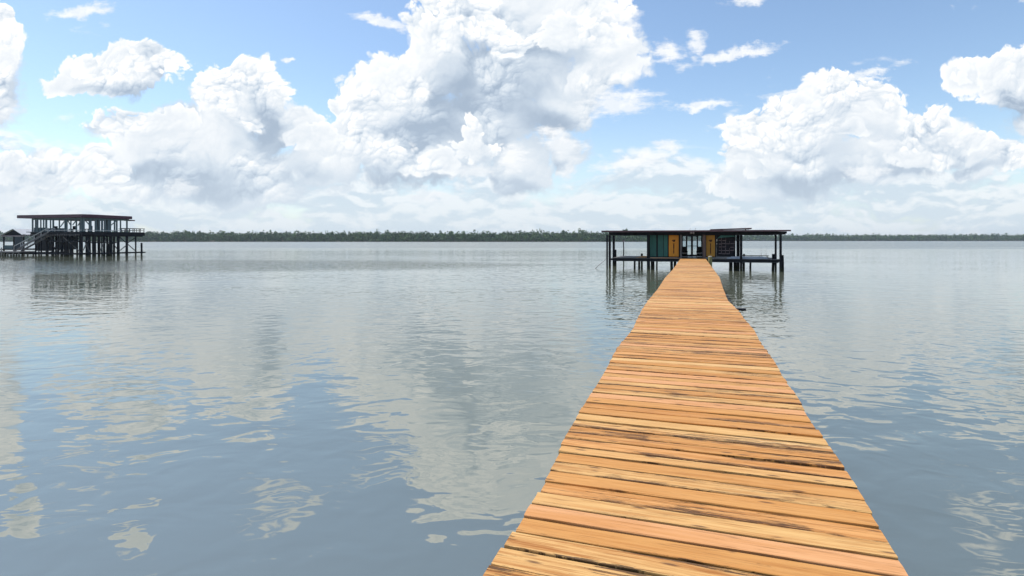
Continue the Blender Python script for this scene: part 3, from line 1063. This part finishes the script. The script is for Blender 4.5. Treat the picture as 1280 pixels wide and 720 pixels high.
# interior: side walls, glazed rear wall, floor
RB = 5.0
sa0, sa1 = bat(852.6, 300, 0.9)[0], bat(878.2, 300, 0.9)[0]
ra0, ra1 = bat(853.0, 300, RB)[0], bat(877.4, 300, RB)[0]
zt_ = ZR - 0.30
for a in (min(sa0, ra0) - 0.10, max(sa1, ra1) + 0.02):
    part('side_wall', MB().box((a, 0.95, DZ + 0.004), (a + 0.08, RB - 0.02, zt_), bfr), 'dark_wood')
part('ceiling', MB().box((min(sa0, ra0), 0.9, zt_ - 0.06), (max(sa1, ra1), RB, zt_ - 0.003), bfr), 'dark_wood')
part('floor_mat', MB().box((min(sa0, ra0) + 0.05, 0.4, DZ + 0.004), (max(sa1, ra1) - 0.05, RB - 0.1, DZ + 0.016), bfr), 'black')
fr = MB()
bbox(fr, 852.6, 291.5, 877.9, 295.0, RB, 0.10)
for x0, x1 in ((852.4, 853.5), (857.2, 858.9), (863.9, 866.0), (871.0, 872.6), (876.4, 877.9)):
    bbox(fr, x0, 294.9, x1, 320.6, RB + 0.003, 0.094)
bbox(fr, 853.4, 308.2, 857.3, 320.6, RB + 0.01, 0.08)
bbox(fr, 872.5, 308.2, 876.5, 320.6, RB + 0.01, 0.08)
dframe = part('glazed_wall', fr, 'black')
for x0, x1 in ((858.8, 864.0), (865.9, 871.1)):
    d = MB()
    bbox(d, x0, 294.95, x1, 295.6, RB + 0.02, 0.05)
    bbox(d, x0, 307.2, x1, 307.9, RB + 0.02, 0.05)
    bbox(d, x0, 318.2, x1, 320.5, RB + 0.02, 0.05)
    bbox(d, x0, 295.5, x0 + 0.35, 318.3, RB + 0.022, 0.046)
    bbox(d, x1 - 0.35, 295.5, x1, 318.3, RB + 0.022, 0.046)
    door = d.build('door', MAT['black'], house)
    bbox(MB(), x0 + 0.2, 295.4, x1 - 0.2, 318.4, RB + 0.04, 0.008).build('pane', MAT['glass'], door)
for x0, x1 in ((853.4, 857.3), (872.5, 876.5)):
    bbox(MB(), x0, 294.8, x1, 308.3, RB + 0.05, 0.008).build('pane', MAT['glass'], dframe)
# right of the sign: dark wall hung with rows of plaques, a teal board over it
wr_ = part('plaque_wall', bbox(MB(), 895.7, 293.6, 919.3, 321.0, WB + 0.3, 0.07), 'dark_wood')
m = MB()
f = WB + 0.27
tri = [bat(896.2, 298.4, f), bat(901.0, 294.2, f), bat(918.2, 294.2, f), bat(918.2, 296.0, f), bat(903, 297.0, f)]
m.raw([bfr(a, f, z) for a, z in tri] + [bfr(a, f + 0.025, z) for a, z in tri], [(0, 1, 2, 3, 4), (9, 8, 7, 6, 5)] + [(i, (i + 1) % 5, (i + 1) % 5 + 5, i + 5) for i in range(5)])
part('fascia_board', m, 'teal')
for r in range(5):
    for c in range(4):
        x0 = (898.3, 902.8, 907.8, 912.8)[c] + random.uniform(-.3, .3)
        x1 = x0 + (3.4, 4.2, 4.2, 4.6)[c]
        y0 = 297.4 + r * 4.1 + random.uniform(-.4, .4)
        q = part('plaque', bbox(MB(), x0, y0, x1, y0 + 3.0, f + 0.0, 0.02), 'plaque')
        if random.random() < 0.75:
            lm = bbox(MB(), x0 + 0.1, y0 + 3.0, x1 - 0.1, y0 + 3.5, f - 0.015, 0.03)
            bbox(lm, x1 + 0.02, y0 - 0.2, x1 + 0.3, y0 + 3.6, f - 0.012, 0.03)
            lm.build('ledge', MAT['plaque_edge'], q)
q = part('wall_lamp', bbox(MB(), 895.2, 298.9, 896.5, 301.6, WB + 0.12, 0.12), 'white')
bbox(MB(), 895.5, 298.3, 896.2, 298.95, WB + 0.15, 0.06).build('bracket', MAT['black'], q)
bbox(MB(), 895.3, 304.3, 896.3, 305.4, WB + 0.16, 0.05).build('switch', MAT['white'], q)
# flood lamp and two thin rods over the doorway
q = part('flood_lamp', bbox(MB(), 863.6, 289.0, 867.4, 290.6, -1.0, 0.09), 'roof_dark')
for xc in (863.9, 866.9):
    a, z = bat(xc, 291.4, -1.05)
    MB().tube(bfr(a, -1.00, z + 0.06), bfr(a, -1.16, z), 0.07, 0.10, 10).build('lamp_head', MAT['grey_wood'], q)
for xc, yt in ((861.6, 285.6), (868.4, 285.0)):
    a, z = bat(xc, yt, -0.8)
    part('rod', MB().bar(bfr(a, -0.7, ZR + 0.1), bfr(a + 0.1, -0.7, z), 0.022), 'grey_wood')

# ---------------------------------------------------------------- things on and round the boathouse
def wicker_chair(px, label, flip):
    b = 3.9
    a = bat(px, 300, b)[0]
    t = thing('armchair', bfr(a, b, DZ + 0.016), label, 'armchair', 'armchairs either side of the glass doors')

    def bx(lo, hi):
        return MB().box(lo, hi, lambda x, y, z: bfr(a + x * flip, b + y, DZ + 0.016 + z))
    bx((-0.27, -0.28, 0.28), (0.27, 0.25, 0.38)).build('seat', MAT['black'], t)
    bx((-0.24, -0.26, 0.383), (0.24, 0.18, 0.47)).build('cushion', MAT['white'], t)
    bk = MB()
    for k in range(7):
        x = -0.26 + k * 0.0865
        bk.bar(bfr(a + x, b + 0.24, DZ + 0.40), bfr(a + x, b + 0.34, DZ + 0.98 - 0.16 * abs(k - 3) / 3), 0.07, 0.03, up=A2)
    bk.build('backrest', MAT['black'], t)
    for sx in (-1, 1):
        bx((sx * 0.31 - 0.05, -0.30, 0.58), (sx * 0.31 + 0.05, 0.26, 0.64)).build('armrest', MAT['black'], t)
        for sy in (-0.25, 0.2):
            bx((sx * 0.29 - 0.03, sy - 0.03, 0.0), (sx * 0.29 + 0.03, sy + 0.03, 0.578 if sy < 0 else 0.577)).build('leg', MAT['black'], t)


wicker_chair(855.4, 'black armchair with white cushion inside the doorway, left of the glass doors', 1)
wicker_chair(874.6, 'black armchair with white cushion inside the doorway, right of the glass doors', -1)

# fresh boards on the left deck
m = MB()
for (x0, x1, b, lv) in ((795.0, 811.0, 1.6, 0), (796.5, 812.5, 1.95, 0), (799.0, 811.5, 1.75, 1), (800.5, 811.8, 2.05, 1), (802.5, 810.0, 1.85, 2)):
    a0, a1 = bat(x0, 320, b)[0], bat(x1, 320, b)[0]
    m.box((a0, b, DZ + 0.004 + 0.052 * lv), (a1, b + 0.24, DZ + 0.053 + 0.052 * lv), bfr)
tag(m.build('plank_stack', MAT['fresh']), 'small stack of fresh orange boards on the open left deck', 'boards')
m = MB()
for k in range(3):
    a0, a1 = bat(812.6, 320, 0.1)[0], bat(848.5 - k * 1.4, 320, 0.1)[0]
    m.box((a0, 0.06 + k * 0.19, DZ + 0.004), (a1, 0.22 + k * 0.19, DZ + 0.045), bfr)
tag(m.build('plank_row', MAT['fresh']), 'pale boards laid flat along the foot of the green panels', 'boards')


def mooring_pile(px, py, wpx, b, label):
    a, z = bat(px, py, b)
    r = wpx * bfr(a, b, 0).y / FPX / 2
    t = thing('mooring_piling', bfr(a, b, 0), label, 'piling', 'pilings behind the boathouse deck')
    MB().tube(bfr(a, b, -1.5), bfr(a, b, z - 0.10), r * 1.06, r, 12, 0.02, 4).build('shaft', MAT['dark_wood'], t)
    cp = MB().tube(bfr(a, b, z - 0.098), bfr(a, b, z - 0.03), r * 1.18, r * 1.15, 14)
    cp.tube(bfr(a, b, z - 0.03), bfr(a, b, z + 0.03), r * 1.12, r * 0.45, 14)
    cp.build('cap', MAT['black'], t)


mooring_pile(802.3, 317.0, 2.6, 8.1, 'black capped piling behind the stack of fresh orange boards')
mooring_pile(930.0, 317.6, 2.4, 8.1, 'black capped piling behind the right deck beside the dark bar')

# lantern post in the water behind the left bay
a, z = bat(779.3, 302.5, 10.5)
t = thing('lantern_post', bfr(a, 10.5, 0), 'thin dark post with pale lantern in the water behind the open left bay', 'lantern post')
MB().tube(bfr(a + 0.06, 10.5, -1.5), bfr(a, 10.5, z), 0.075, 0.06, 10, 0.02, 5).build('post', MAT['dark_wood'], t)
lt = MB().box((a - 0.10, 10.40, z + 0.003), (a + 0.10, 10.60, z + 0.20), bfr)
lt = lt.build('lantern', MAT['plaque_edge'], t)
m = MB()
zt2 = z + 0.203
m.raw([bfr(a - 0.15, 10.35, zt2), bfr(a + 0.15, 10.35, zt2), bfr(a + 0.15, 10.65, zt2), bfr(a - 0.15, 10.65, zt2), bfr(a, 10.5, zt2 + 0.14)], [(3, 2, 1, 0), (0, 1, 4), (1, 2, 4), (2, 3, 4), (3, 0, 4)])
m.build('cap', MAT['black'], lt)

# pole leaning out of the water against the left posts
p1 = Vector(bfr(*([bat(757.8, 323.5, 0.0)[0], -0.06, bat(757.8, 323.5, 0.0)[1]])))
p0 = at(746.5, 333.2, O, R2)
p0 = p0 + (p0 - p1) * 0.35
tag(MB().tube(p0, p1, 0.042, 0.032, 8).build('leaning_pole', MAT['rail']), 'thin grey pole leaning out of the water against the left boathouse posts', 'pole')

# weathered mooring post right of the pier's end
b = -5.2
a, z = bat(887.4, 320.6, b)
r = 5.0 * bfr(a, b, 0).y / FPX / 2
t = thing('mooring_post', bfr(a, b, 0), 'short olive weathered post in the water at the right end of the pier', 'post')
MB().tube(bfr(a, b, -1.5), bfr(a + 0.02, b, z), r * 1.05, r * 0.95, 14, 0.03, 5).build('shaft', MAT['olive'], t)
MB().tube(bfr(a + 0.02, b, z + 0.002), bfr(a + 0.02, b, z + 0.03), r * 0.93, r * 0.7, 14).build('top', MAT['rail'], t)

# blue grey sheets on the right deck and a dark bar on short feet
m = MB()
for k, (x0, x1, b0, b1) in enumerate(((908.6, 960.5, 0.5, 2.3), (909.4, 959.6, 0.6, 2.2), (911.5, 957.8, 0.75, 2.1), (913.5, 956.0, 0.9, 2.0))):
    a0, a1 = bat(x0, 320, 1.0)[0], bat(x1, 320, 1.0)[0]
    z0, z1 = DZ + 0.004 + k * 0.052, DZ + 0.053 + k * 0.052
    tip = 0.9
    m.raw([bfr(a0, b0, z0), bfr(a1 - tip, b0, z0), bfr(a1, (b0 + b1) / 2, z0), bfr(a1 - tip, b1, z0), bfr(a0, b1, z0), bfr(a0, b0, z1), bfr(a1 - tip, b0, z1), bfr(a1, (b0 + b1) / 2, z1), bfr(a1 - tip, b1, z1), bfr(a0, b1, z1)],
          [(4, 3, 2, 1, 0), (5, 6, 7, 8, 9)] + [(i, (i + 1) % 5, (i + 1) % 5 + 5, i + 5) for i in range(5)])
tag(m.build('sheet_stack', MAT['slate_blue']), 'low stack of blue grey sheets lying along the right deck', 'sheets')
t_a0, t_a1 = bat(927.8, 319.4, 3.4)[0], bat(961.0, 319.4, 3.4)[0]
tz = bat(945, 319.4, 3.4)[1]
t = thing('low_rail', bfr((t_a0 + t_a1) / 2, 3.4, DZ), 'long low dark rail standing behind the blue grey sheets', 'rail')
MB().box((t_a0, 3.36, tz - 0.05), (t_a1, 3.46, tz + 0.02), bfr).build('bar', MAT['black'], t)
for k in range(4):
    a = t_a0 + 0.15 + (t_a1 - t_a0 - 0.3) * k / 3
    MB().box((a - 0.03, 3.38, DZ + 0.002), (a + 0.03, 3.44, tz - 0.052), bfr).build('foot', MAT['black'], t)
# two fishing rods stand up beyond the rail
for px, lab in ((951.5, 'left one of two thin rods standing at the rear of the right deck'), (957.6, 'right one of two thin rods standing at the rear of the right deck')):
    a, z = bat(px, 304.0, 7.0)
    t = thing('fishing_rod', bfr(a, 7.0, DZ), lab, 'fishing rod', 'rods at the rear rail')
    MB().tube(bfr(a, 7.0, DZ + 0.002), bfr(a, 7.0, DZ + 0.45), 0.018, 0.016, 6).build('handle', MAT['black'], t)
    MB().tube(bfr(a, 7.0, DZ + 0.452), bfr(a + 0.06, 7.05, z), 0.010, 0.004, 5).build('shaft', MAT['rail'], t)
# ---------------------------------------------------------------- raised two storey boathouse on the left
C0 = Vector((-75.5 * K, 97.0 * K, 0)) * (97.0 / 97.0)
C0 = Vector(((103 - 640) / FPX * 97.0, 97.0, 0))
EX = Vector((-0.964, 0.266, 0)).normalized()        # along the long face, to the left
EY = Vector((0.266, 0.964, 0)).normalized()         # along the short face, away


def lfr(u, v, z):
    return C0 + EX * u + EY * v + Vector((0, 0, z))


def lat(px, py, v=0.0):
    """(u, z) on the plane parallel to the long face, v behind it"""
    p = at(px, py, C0 + EY * v, EX)
    return (p - C0).dot(EX), p.z


def sat(px, py, u=0.0):
    """(v, z) on the plane parallel to the short right face"""
    p = at(px, py, C0 + EX * u, EY)
    return (p - C0).dot(EY), p.z


tall = thing('raised_boathouse', lfr(6, 4, 0), 'two storey boathouse on many dark pilings with maroon roof and open upper room', 'boathouse')


def lp(name, mb, mat, parent=None):
    return mb.build(name, MAT[mat], parent or tall)


_, zRT = lat(103, 267.6)
_, zRB = lat(103, 271.8)
_, zD = lat(100, 289.4)
_, zDB = lat(100, 295.0)
uL = lat(25, 270)[0]
uRm = lat(40, 280)[0]
VR, VD = 9.0, 12.0
m = MB()
m.hexa([lfr(-0.5, -0.5, zRB), lfr(-0.5, VR, zRB), lfr(uL, VR, zRB), lfr(uL, -0.5, zRB), lfr(-0.5, -0.5, zRT - 0.04), lfr(-0.5, VR, zRT - 0.04), lfr(uL, VR, zRT - 0.04), lfr(uL, -0.5, zRT - 0.04)])
rf = lp('roof', m, 'maroon')
m = MB()   # low hipped cap
m.raw([lfr(-0.5, -0.5, zRT - 0.037), lfr(-0.5, VR, zRT - 0.037), lfr(uL, VR, zRT - 0.037), lfr(uL, -0.5, zRT - 0.037), lfr(4, VR / 2, zRT + 0.22), lfr(uL - 4, VR / 2, zRT + 0.22)], [(0, 3, 5, 4), (1, 4, 5, 2), (0, 4, 1), (3, 2, 5), (0, 1, 2, 3)])
m.build('hip', MAT['maroon'], rf)
lp('eave_beam', MB().box((-0.1, VR + 0.05, zRB - 0.30), (1.5, VR + 0.9, zRB - 0.1), lfr), 'maroon')
# upper deck
m = MB()
m.box((0, -0.2, zD - 0.12), (uRm + 1.2, VD, zD), lfr)
lp('deck', m, 'blue_wood')
m = MB()
m.box((-0.05, -0.3, zDB + 0.1), (lat(56, 290)[0], -0.205, zD - 0.02), lfr)
m.box((-0.12, -0.3, zDB + 0.1), (-0.052, VD, zD - 0.02), lfr)
lp('fascia', m, 'dark_wood')
for k in range(7):
    v = 0.4 + k * 1.85
    lp('floor_beam', MB().box((0.05, v, zDB - 0.05), (uRm + 1.0, v + 0.2, zD - 0.125), lfr), 'dark_wood')
# ragged pale ends of the joists
for k in range(34):
    u = 0.2 + k * 0.42
    lp('joist_end', MB().box((u, -0.42, zDB + 0.0 + random.uniform(0, .1)), (u + 0.16, -0.305, zDB + 0.26 + random.uniform(0, .12)), lfr), 'grey_wood')
# upper room: posts, sills, headers, see-through
zH = zRB - 0.02
for px, w_ in ((40.8, 1.6), (44.5, 1.0), (46.8, 2.0), (51.0, 0.9), (54.6, 1.0), (57.8, 2.2), (63.2, 0.9), (66.6, 1.8), (74.2, 1.1), (81.5, 1.5), (83.6, 1.3), (88.6, 0.9), (95.5, 1.3), (101.8, 1.8)):
    u = lat(px, 280)[0]
    h = w_ * 0.07
    lp('post', MB().box((u - h, -0.08, zD + 0.002), (u + h, 0.08, zH), lfr), 'teal_frame')
for px, w_ in ((104.5, 1.6), (112.2, 1.6), (113.6, 0.9), (119.8, 1.8), (124.0, 1.4), (127.6, 1.5), (131.0, 1.3), (135.6, 1.5), (138.0, 1.0), (143.2, 1.0), (145.8, 0.9), (150.6, 0.9)):
    v = sat(px, 280)[0]
    h = w_ * 0.10
    lp('post', MB().box((-0.08, v - h, zD + 0.002), (0.08, v + h, zH), lfr), 'teal_frame')
for u in (0.2, 2.7, 5.2, 7.4, 9.3, 11.2, uRm - 0.1):
    lp('post', MB().box((u - 0.1, VR - 0.6, zD + 0.002), (u + 0.1, VR - 0.4, zH), lfr), 'teal_frame')
m = MB().box((0, -0.06, zH - 0.32), (uRm, 0.06, zH - 0.004), lfr)
m.box((-0.06, 0.07, zH - 0.30), (0.06, VR - 0.3, zH - 0.006), lfr)
m.box((0, VR - 0.56, zH - 0.25), (uRm, VR - 0.44, zH - 0.005), lfr)
m.box((uRm - 0.06, 0.07, zH - 0.25), (uRm + 0.06, VR - 0.6, zH - 0.006), lfr)
lp('header', m, 'teal_frame')
m = MB().box((0, -0.10, zD + 0.18), (lat(57, 280)[0], -0.085, zD + 0.30), lfr)
m.box((-0.10, 0.1, zD + 0.18), (-0.085, sat(150.6, 280)[0], zD + 0.30), lfr)
lp('sill_rail', m, 'rail')
lp('knee_wall', MB().box((lat(79, 280)[0], 0.1, zD + 0.003), (lat(57.5, 280)[0], 0.18, zD + 0.62), lfr), 'blue_wood')
lp('knee_wall', MB().box((lat(56, 280)[0], 0.1, zD + 0.003), (lat(41.5, 280)[0], 0.18, zD + 0.75), lfr), 'teal_frame')
for (xa, ya, xb, yb) in ((75.5, 283.5, 81, 276), (85, 276.2, 88, 281), (91, 281, 95, 276), (97.5, 282, 101, 276)):
    ua, za = lat(xa, ya)
    ub, zb = lat(xb, yb)
    lp('brace', MB().bar(lfr(ua, 0.0, za), lfr(ub, 0.0, zb), 0.12), 'teal_frame')
for (xa, ya, xb, yb) in ((107, 276, 111, 280.5), (139, 281.5, 145, 276), (129, 288, 133, 284)):
    va, za = sat(xa, ya)
    vb, zb = sat(xb, yb)
    lp('brace', MB().bar(lfr(0, va, za), lfr(0, vb, zb), 0.12), 'teal_frame')
# open deck rail on the right
v0, v1 = sat(150.6, 285)[0], VD - 0.05
zr1 = sat(165, 285.3)[1]
m = MB()
m.box((-0.08, v0 + 0.1, zr1 - 0.10), (0.06, v1 + 0.06, zr1), lfr)
m.box((-0.04, v0 + 0.1, zD + 0.30), (0.03, v1 - 0.1, zD + 0.38), lfr)
m.box((0.1, v1 - 0.06, zr1 - 0.10), (6.5, v1 + 0.06, zr1 - 0.002), lfr)
m.box((0.1, v1 - 0.03, zD + 0.30), (6.5, v1 + 0.03, zD + 0.38), lfr)
for k in range(7):
    v = v0 + 0.2 + (v1 - v0 - 0.25) * k / 6
    m.box((-0.05, v - 0.05, zD + 0.003), (0.045, v + 0.05, zr1 - 0.102), lfr)
for k in range(5):
    m.box((1.2 + k * 1.2, v1 - 0.05, zD + 0.003), (1.32 + k * 1.2, v1 + 0.045, zr1 - 0.104), lfr)
lp('railing', m, 'grey_wood')
# pilings: front row, right row, and rows in between
pil = [(lat(px, 300)[0], 0.0, w_) for px, w_ in ((66, 3.2), (72.5, 1.4), (77, 2.6), (83.5, 2.6), (89.5, 1.8), (96, 1.4), (101.5, 3.6), (44.5, 1.6), (51.5, 1.6), (58, 2.0))]
pil += [(0.0, sat(px, 300)[0], w_) for px, w_ in ((108.2, 1.6), (112.5, 1.8), (116.8, 2.0), (124.5, 2.0), (131.0, 1.5), (137.5, 2.4), (147.3, 2.4), (159.0, 2.0), (169.6, 1.8))]
pil += [(u + random.uniform(-.3, .3), v + random.uniform(-.3, .3), random.uniform(1.6, 2.6)) for v in (2.2, 4.6, 7.0, 9.4) for u in (1.6, 3.4, 5.2, 7.0, 9.2, 11.6, 13.4)]
for u, v, w_ in pil:
    p = lfr(u, v, 0)
    r = w_ * p.y / FPX / 2
    lp('piling', MB().tube(lfr(u, v, -1.5), lfr(u, v, zDB - 0.055), r * 1.05, r * 0.92, 10, 0.02, 3), random.choice(('dark_wood', 'dark_wood', 'blue_wood')))
for (u, v, w_) in ((0.25, VD - 0.4, 2.2), (0.3, sat(137, 300)[0], 2.6), (0.4, sat(120, 300)[0], 2.4), (lat(62, 300)[0], -0.45, 2.2), (lat(91.5, 300)[0], -0.4, 2.0)):
    r = w_ * lfr(u, v, 0).y / FPX / 2
    lp('piling', MB().tube(lfr(u, v, -1.5), lfr(u, v, lat(90, random.uniform(303, 306))[1]), r * 1.04, r, 10, 0.02, 3), 'dark_wood')
for (xa, ya, xb, yb, mt) in ((79.5, 296.5, 101, 315.5, 'grey_wood'), (90, 303, 100.5, 296.5, 'dark_wood'), (73, 315, 80, 303, 'dark_wood'), (60, 297, 71, 314, 'dark_wood')):
    ua, za = lat(xa, ya, -0.2)
    ub, zb = lat(xb, yb, -0.2)
    lp('brace', MB().bar(lfr(ua, -0.22, za), lfr(ub, -0.22, zb), 0.14, 0.10), mt)
for (xa, ya, xb, yb, mt) in ((149.5, 296.5, 168.5, 313, 'dark_wood'), (160, 303.5, 169, 297, 'dark_wood'), (125, 314, 132.5, 298, 'grey_wood'), (137.5, 300, 147, 312, 'dark_wood'), (104, 313, 109.5, 300, 'grey_wood'), (112, 315, 106, 302, 'grey_wood'), (150, 313, 160, 305, 'grey_wood')):
    va, za = sat(xa, ya, -0.2)
    vb, zb = sat(xb, yb, -0.2)
    lp('brace', MB().bar(lfr(-0.22, va, za), lfr(-0.22, vb, zb), 0.14, 0.10), mt)
# lower platform round the piles
_, zP = lat(90, 316.2)
m = MB()
m.box((-0.3, -0.5, zP - 0.28), (18.0, 1.1, zP), lfr)
m.box((-0.3, 1.102, zP - 0.26), (0.9, VD, zP - 0.004), lfr)
m.box((16.0, 1.104, zP - 0.26), (18.0, 9.0, zP - 0.004), lfr)
lp('platform', m, 'dark_wood')
lp('boat_lift_beam', MB().box((1.0, 2.0, lat(80, 302.5)[1]), (13.0, 2.15, lat(80, 301)[1]), lfr), 'dark_wood')
# dark hanging walls, added to make the space below the deck darker
lp('back_screen', MB().box((8.2, 5.0, zP + 0.5), (13.5, 5.1, zDB - 0.1), lfr), 'blue_wood')
lp('back_screen', MB().box((lat(66, 300, 3.0)[0], 3.0, zP + 0.25), (lat(45, 300, 3.0)[0], 3.08, zDB - 0.06), lfr), 'dark_wood')
lp('ceiling', MB().box((0.1, 0.1, zRB - 0.12), (uRm - 0.1, VR - 0.1, zRB - 0.03), lfr), 'blue_wood')
lp('fender_beam', MB().box((0.3, -0.3, lat(85, 302.6)[1]), (lat(62, 302)[0], -0.12, lat(85, 301.0)[1]), lfr), 'dark_wood')
lp('fender_beam', MB().box((-0.3, sat(106, 302)[0], sat(120, 304.0, 0)[1]), (-0.12, sat(146, 302)[0], sat(120, 302.6, 0)[1]), lfr), 'dark_wood')
# stairs on the left, in front of the long face
vS = -1.2
u0, z0 = lat(60, 288.5, vS)
u1, z1 = lat(17.5, 313.0, vS)
st = thing('outside_stair', lfr((u0 + u1) / 2, vS, 0), 'straight timber stair with pale handrails climbing to the raised boathouse', 'stair')
for dv in (0.0, 1.15):
    MB().bar(lfr(u0, vS + dv, zD - 0.15), lfr(u1, vS + dv, z1 - 0.15), 0.08, 0.30).build('stringer', MAT['grey_wood'], st)
    r = MB()
    a0, a1 = Vector(lfr(u0, vS + dv, zD + 0.62)), Vector(lfr(u1, vS + dv, z1 + 0.75))
    r.bar(a0, a1, 0.09, 0.11)
    for k in range(6):
        q = a0.lerp(a1, k / 5)
        r.bar(q - Vector((0, 0, 0.80)), q - Vector((0, 0, 0.06)), 0.08)
    r.build('handrail', MAT['rail'], st)
tr = MB()
for k in range(17):
    t_ = (k + 0.5) / 17
    c = Vector(lfr(u0, vS, zD - 0.05)).lerp(Vector(lfr(u1, vS, z1 - 0.05)), t_)
    q = (c - C0)
    uu = q.dot(EX)
    tr.box((uu - 0.14, vS + 0.045, c.z - 0.03), (uu + 0.14, vS + 1.105, c.z + 0.01), lfr)
tr.build('treads', MAT['grey_wood'], st)
# landing of the stair
_, zL = lat(10, 313.0, vS)
ld = thing('stair_landing', lfr(u1 + 1, vS, 0), 'low timber landing on short piles at the foot of the stair', 'landing')
MB().box((u1 - 3.0, vS - 1.2, zL - 0.38), (u1 + 6, vS + 1.6, zL - 0.16), lfr).build('deck', MAT['grey_wood'], ld)
for k in range(7):
    for v in (vS - 1.0, vS + 1.3):
        MB().tube(lfr(u1 - 2.8 + k * 1.4, v, -1.2), lfr(u1 - 2.8 + k * 1.4, v, zL - 0.385), 0.13, 0.12, 9).build('piling', MAT['grey_wood'], ld)
MB().tube(lfr(u1 + 1.4, vS - 1.1, zL - 0.155), lfr(u1 + 1.4, vS - 1.1, zL + 0.55), 0.10, 0.10, 8).build('bollard', MAT['rail'], ld)

# chairs in the upper room
def room_chair(u, v, label):
    t = thing('deck_chair', lfr(u, v, zD), label, 'chair', 'chairs in the open upper room')

    def bx(lo, hi):
        return MB().box(lo, hi, lambda a, b, c: lfr(u + a, v + b, zD + 0.003 + c))
    bx((-0.4, -0.4, 0.40), (0.4, 0.4, 0.52)).build('seat', MAT['dark_wood'], t)
    bx((-0.4, 0.32, 0.525), (0.4, 0.42, 1.05)).build('backrest', MAT['dark_wood'], t)
    for a in (-0.35, 0.35):
        for b in (-0.35, 0.35):
            bx((a - 0.05, b - 0.05, 0), (a + 0.05, b + 0.05, 0.398)).build('leg', MAT['dark_wood'], t)


uc = lat(70, 284, 2)[0]
room_chair(uc, 1.6, 'dark chair in the open upper room, left of its nearest corner')
room_chair(0.9, sat(115.5, 284)[0], 'dark chair in the open upper room beside its right wall')
room_chair(lat(92, 284, 2)[0], 1.8, 'dark chair in the open upper room closest to its nearest corner')

# ---------------------------------------------------------------- small tin roofed boat shed behind the stair
SB = 16.0
q0 = at(17.5, 300, lfr(0, SB, 0), EX)


def shed_at(px, py):
    p = at(px, py, Vector((0, 124.0, 0)), Vector((1, 0, 0)))
    return p.x, p.z


shed = thing('boat_shed', (shed_at(16, 300)[0], 128, 0), 'small open boat shed with pale tin gable roof behind the stair', 'boat shed')
xa, ze = shed_at(3, 294.0)
xb, _ = shed_at(29, 294.0)
xm, zr = shed_at(17.8, 286.6)
Y0, Y1 = 124.0, 133.0
tkn = 0.12
xs_ = 4.2
m = MB()
for (p, z_) in ((xa - 0.3, ze - 0.1), (xb + 0.3, ze - 0.1)):
    m.hexa([(xm, Y0 - 0.4, zr), (p, Y0 - 0.4, z_), (p + xs_, Y1, z_), (xm + xs_, Y1, zr), (xm, Y0 - 0.4, zr + tkn), (p, Y0 - 0.4, z_ + tkn), (p + xs_, Y1, z_ + tkn), (xm + xs_, Y1, zr + tkn)])
m.build('roof', MAT['tin'], shed)
m = MB()
m.raw([(xa, Y0, ze - 0.05), (xb, Y0, ze - 0.05), (xm, Y0, zr - 0.06), (xa, Y0 + 0.1, ze - 0.05), (xb, Y0 + 0.1, ze - 0.05), (xm, Y0 + 0.1, zr - 0.06)], [(0, 1, 2), (5, 4, 3), (0, 3, 4, 1), (1, 4, 5, 2), (2, 5, 3, 0)])
m.build('gable', MAT['dark_wood'], shed)
MB().box((xa - 0.2, Y0 - 0.12, ze - 0.30), (xb + 0.2, Y0 + 0.05, ze - 0.055)).build('eave_board', MAT['plaque_edge'], shed)
for xx in (xa + 0.1, xm - 0.3, xb - 0.1):
    for (yy, sh_) in ((Y0 + 0.25, 0.0), (Y1 - 0.4, xs_)):
        MB().tube((xx + sh_, yy, -1.2), (xx + sh_, yy, ze - 0.12), 0.17, 0.15, 9).build('post', MAT['dark_wood'], shed)
zs0, zs1 = shed_at(10, 311)[1], shed_at(10, 306.6)[1]
MB().box((xa + 0.3, Y0 + 0.1, zs0), (xm - 0.4, Y0 + 0.2, zs1)).build('side_panel', MAT['teal_frame'], shed)
MB().box((xm, Y0 + 0.1, zs0), (xb - 0.3, Y0 + 0.2, ze - 0.35)).build('side_panel', MAT['blue_wood'], shed)
MB().box((xa - 0.5, Y0 - 0.3, zs0 - 0.25), (xb + xs_, Y1, zs0 - 0.004)).build('deck', MAT['dark_wood'], shed)
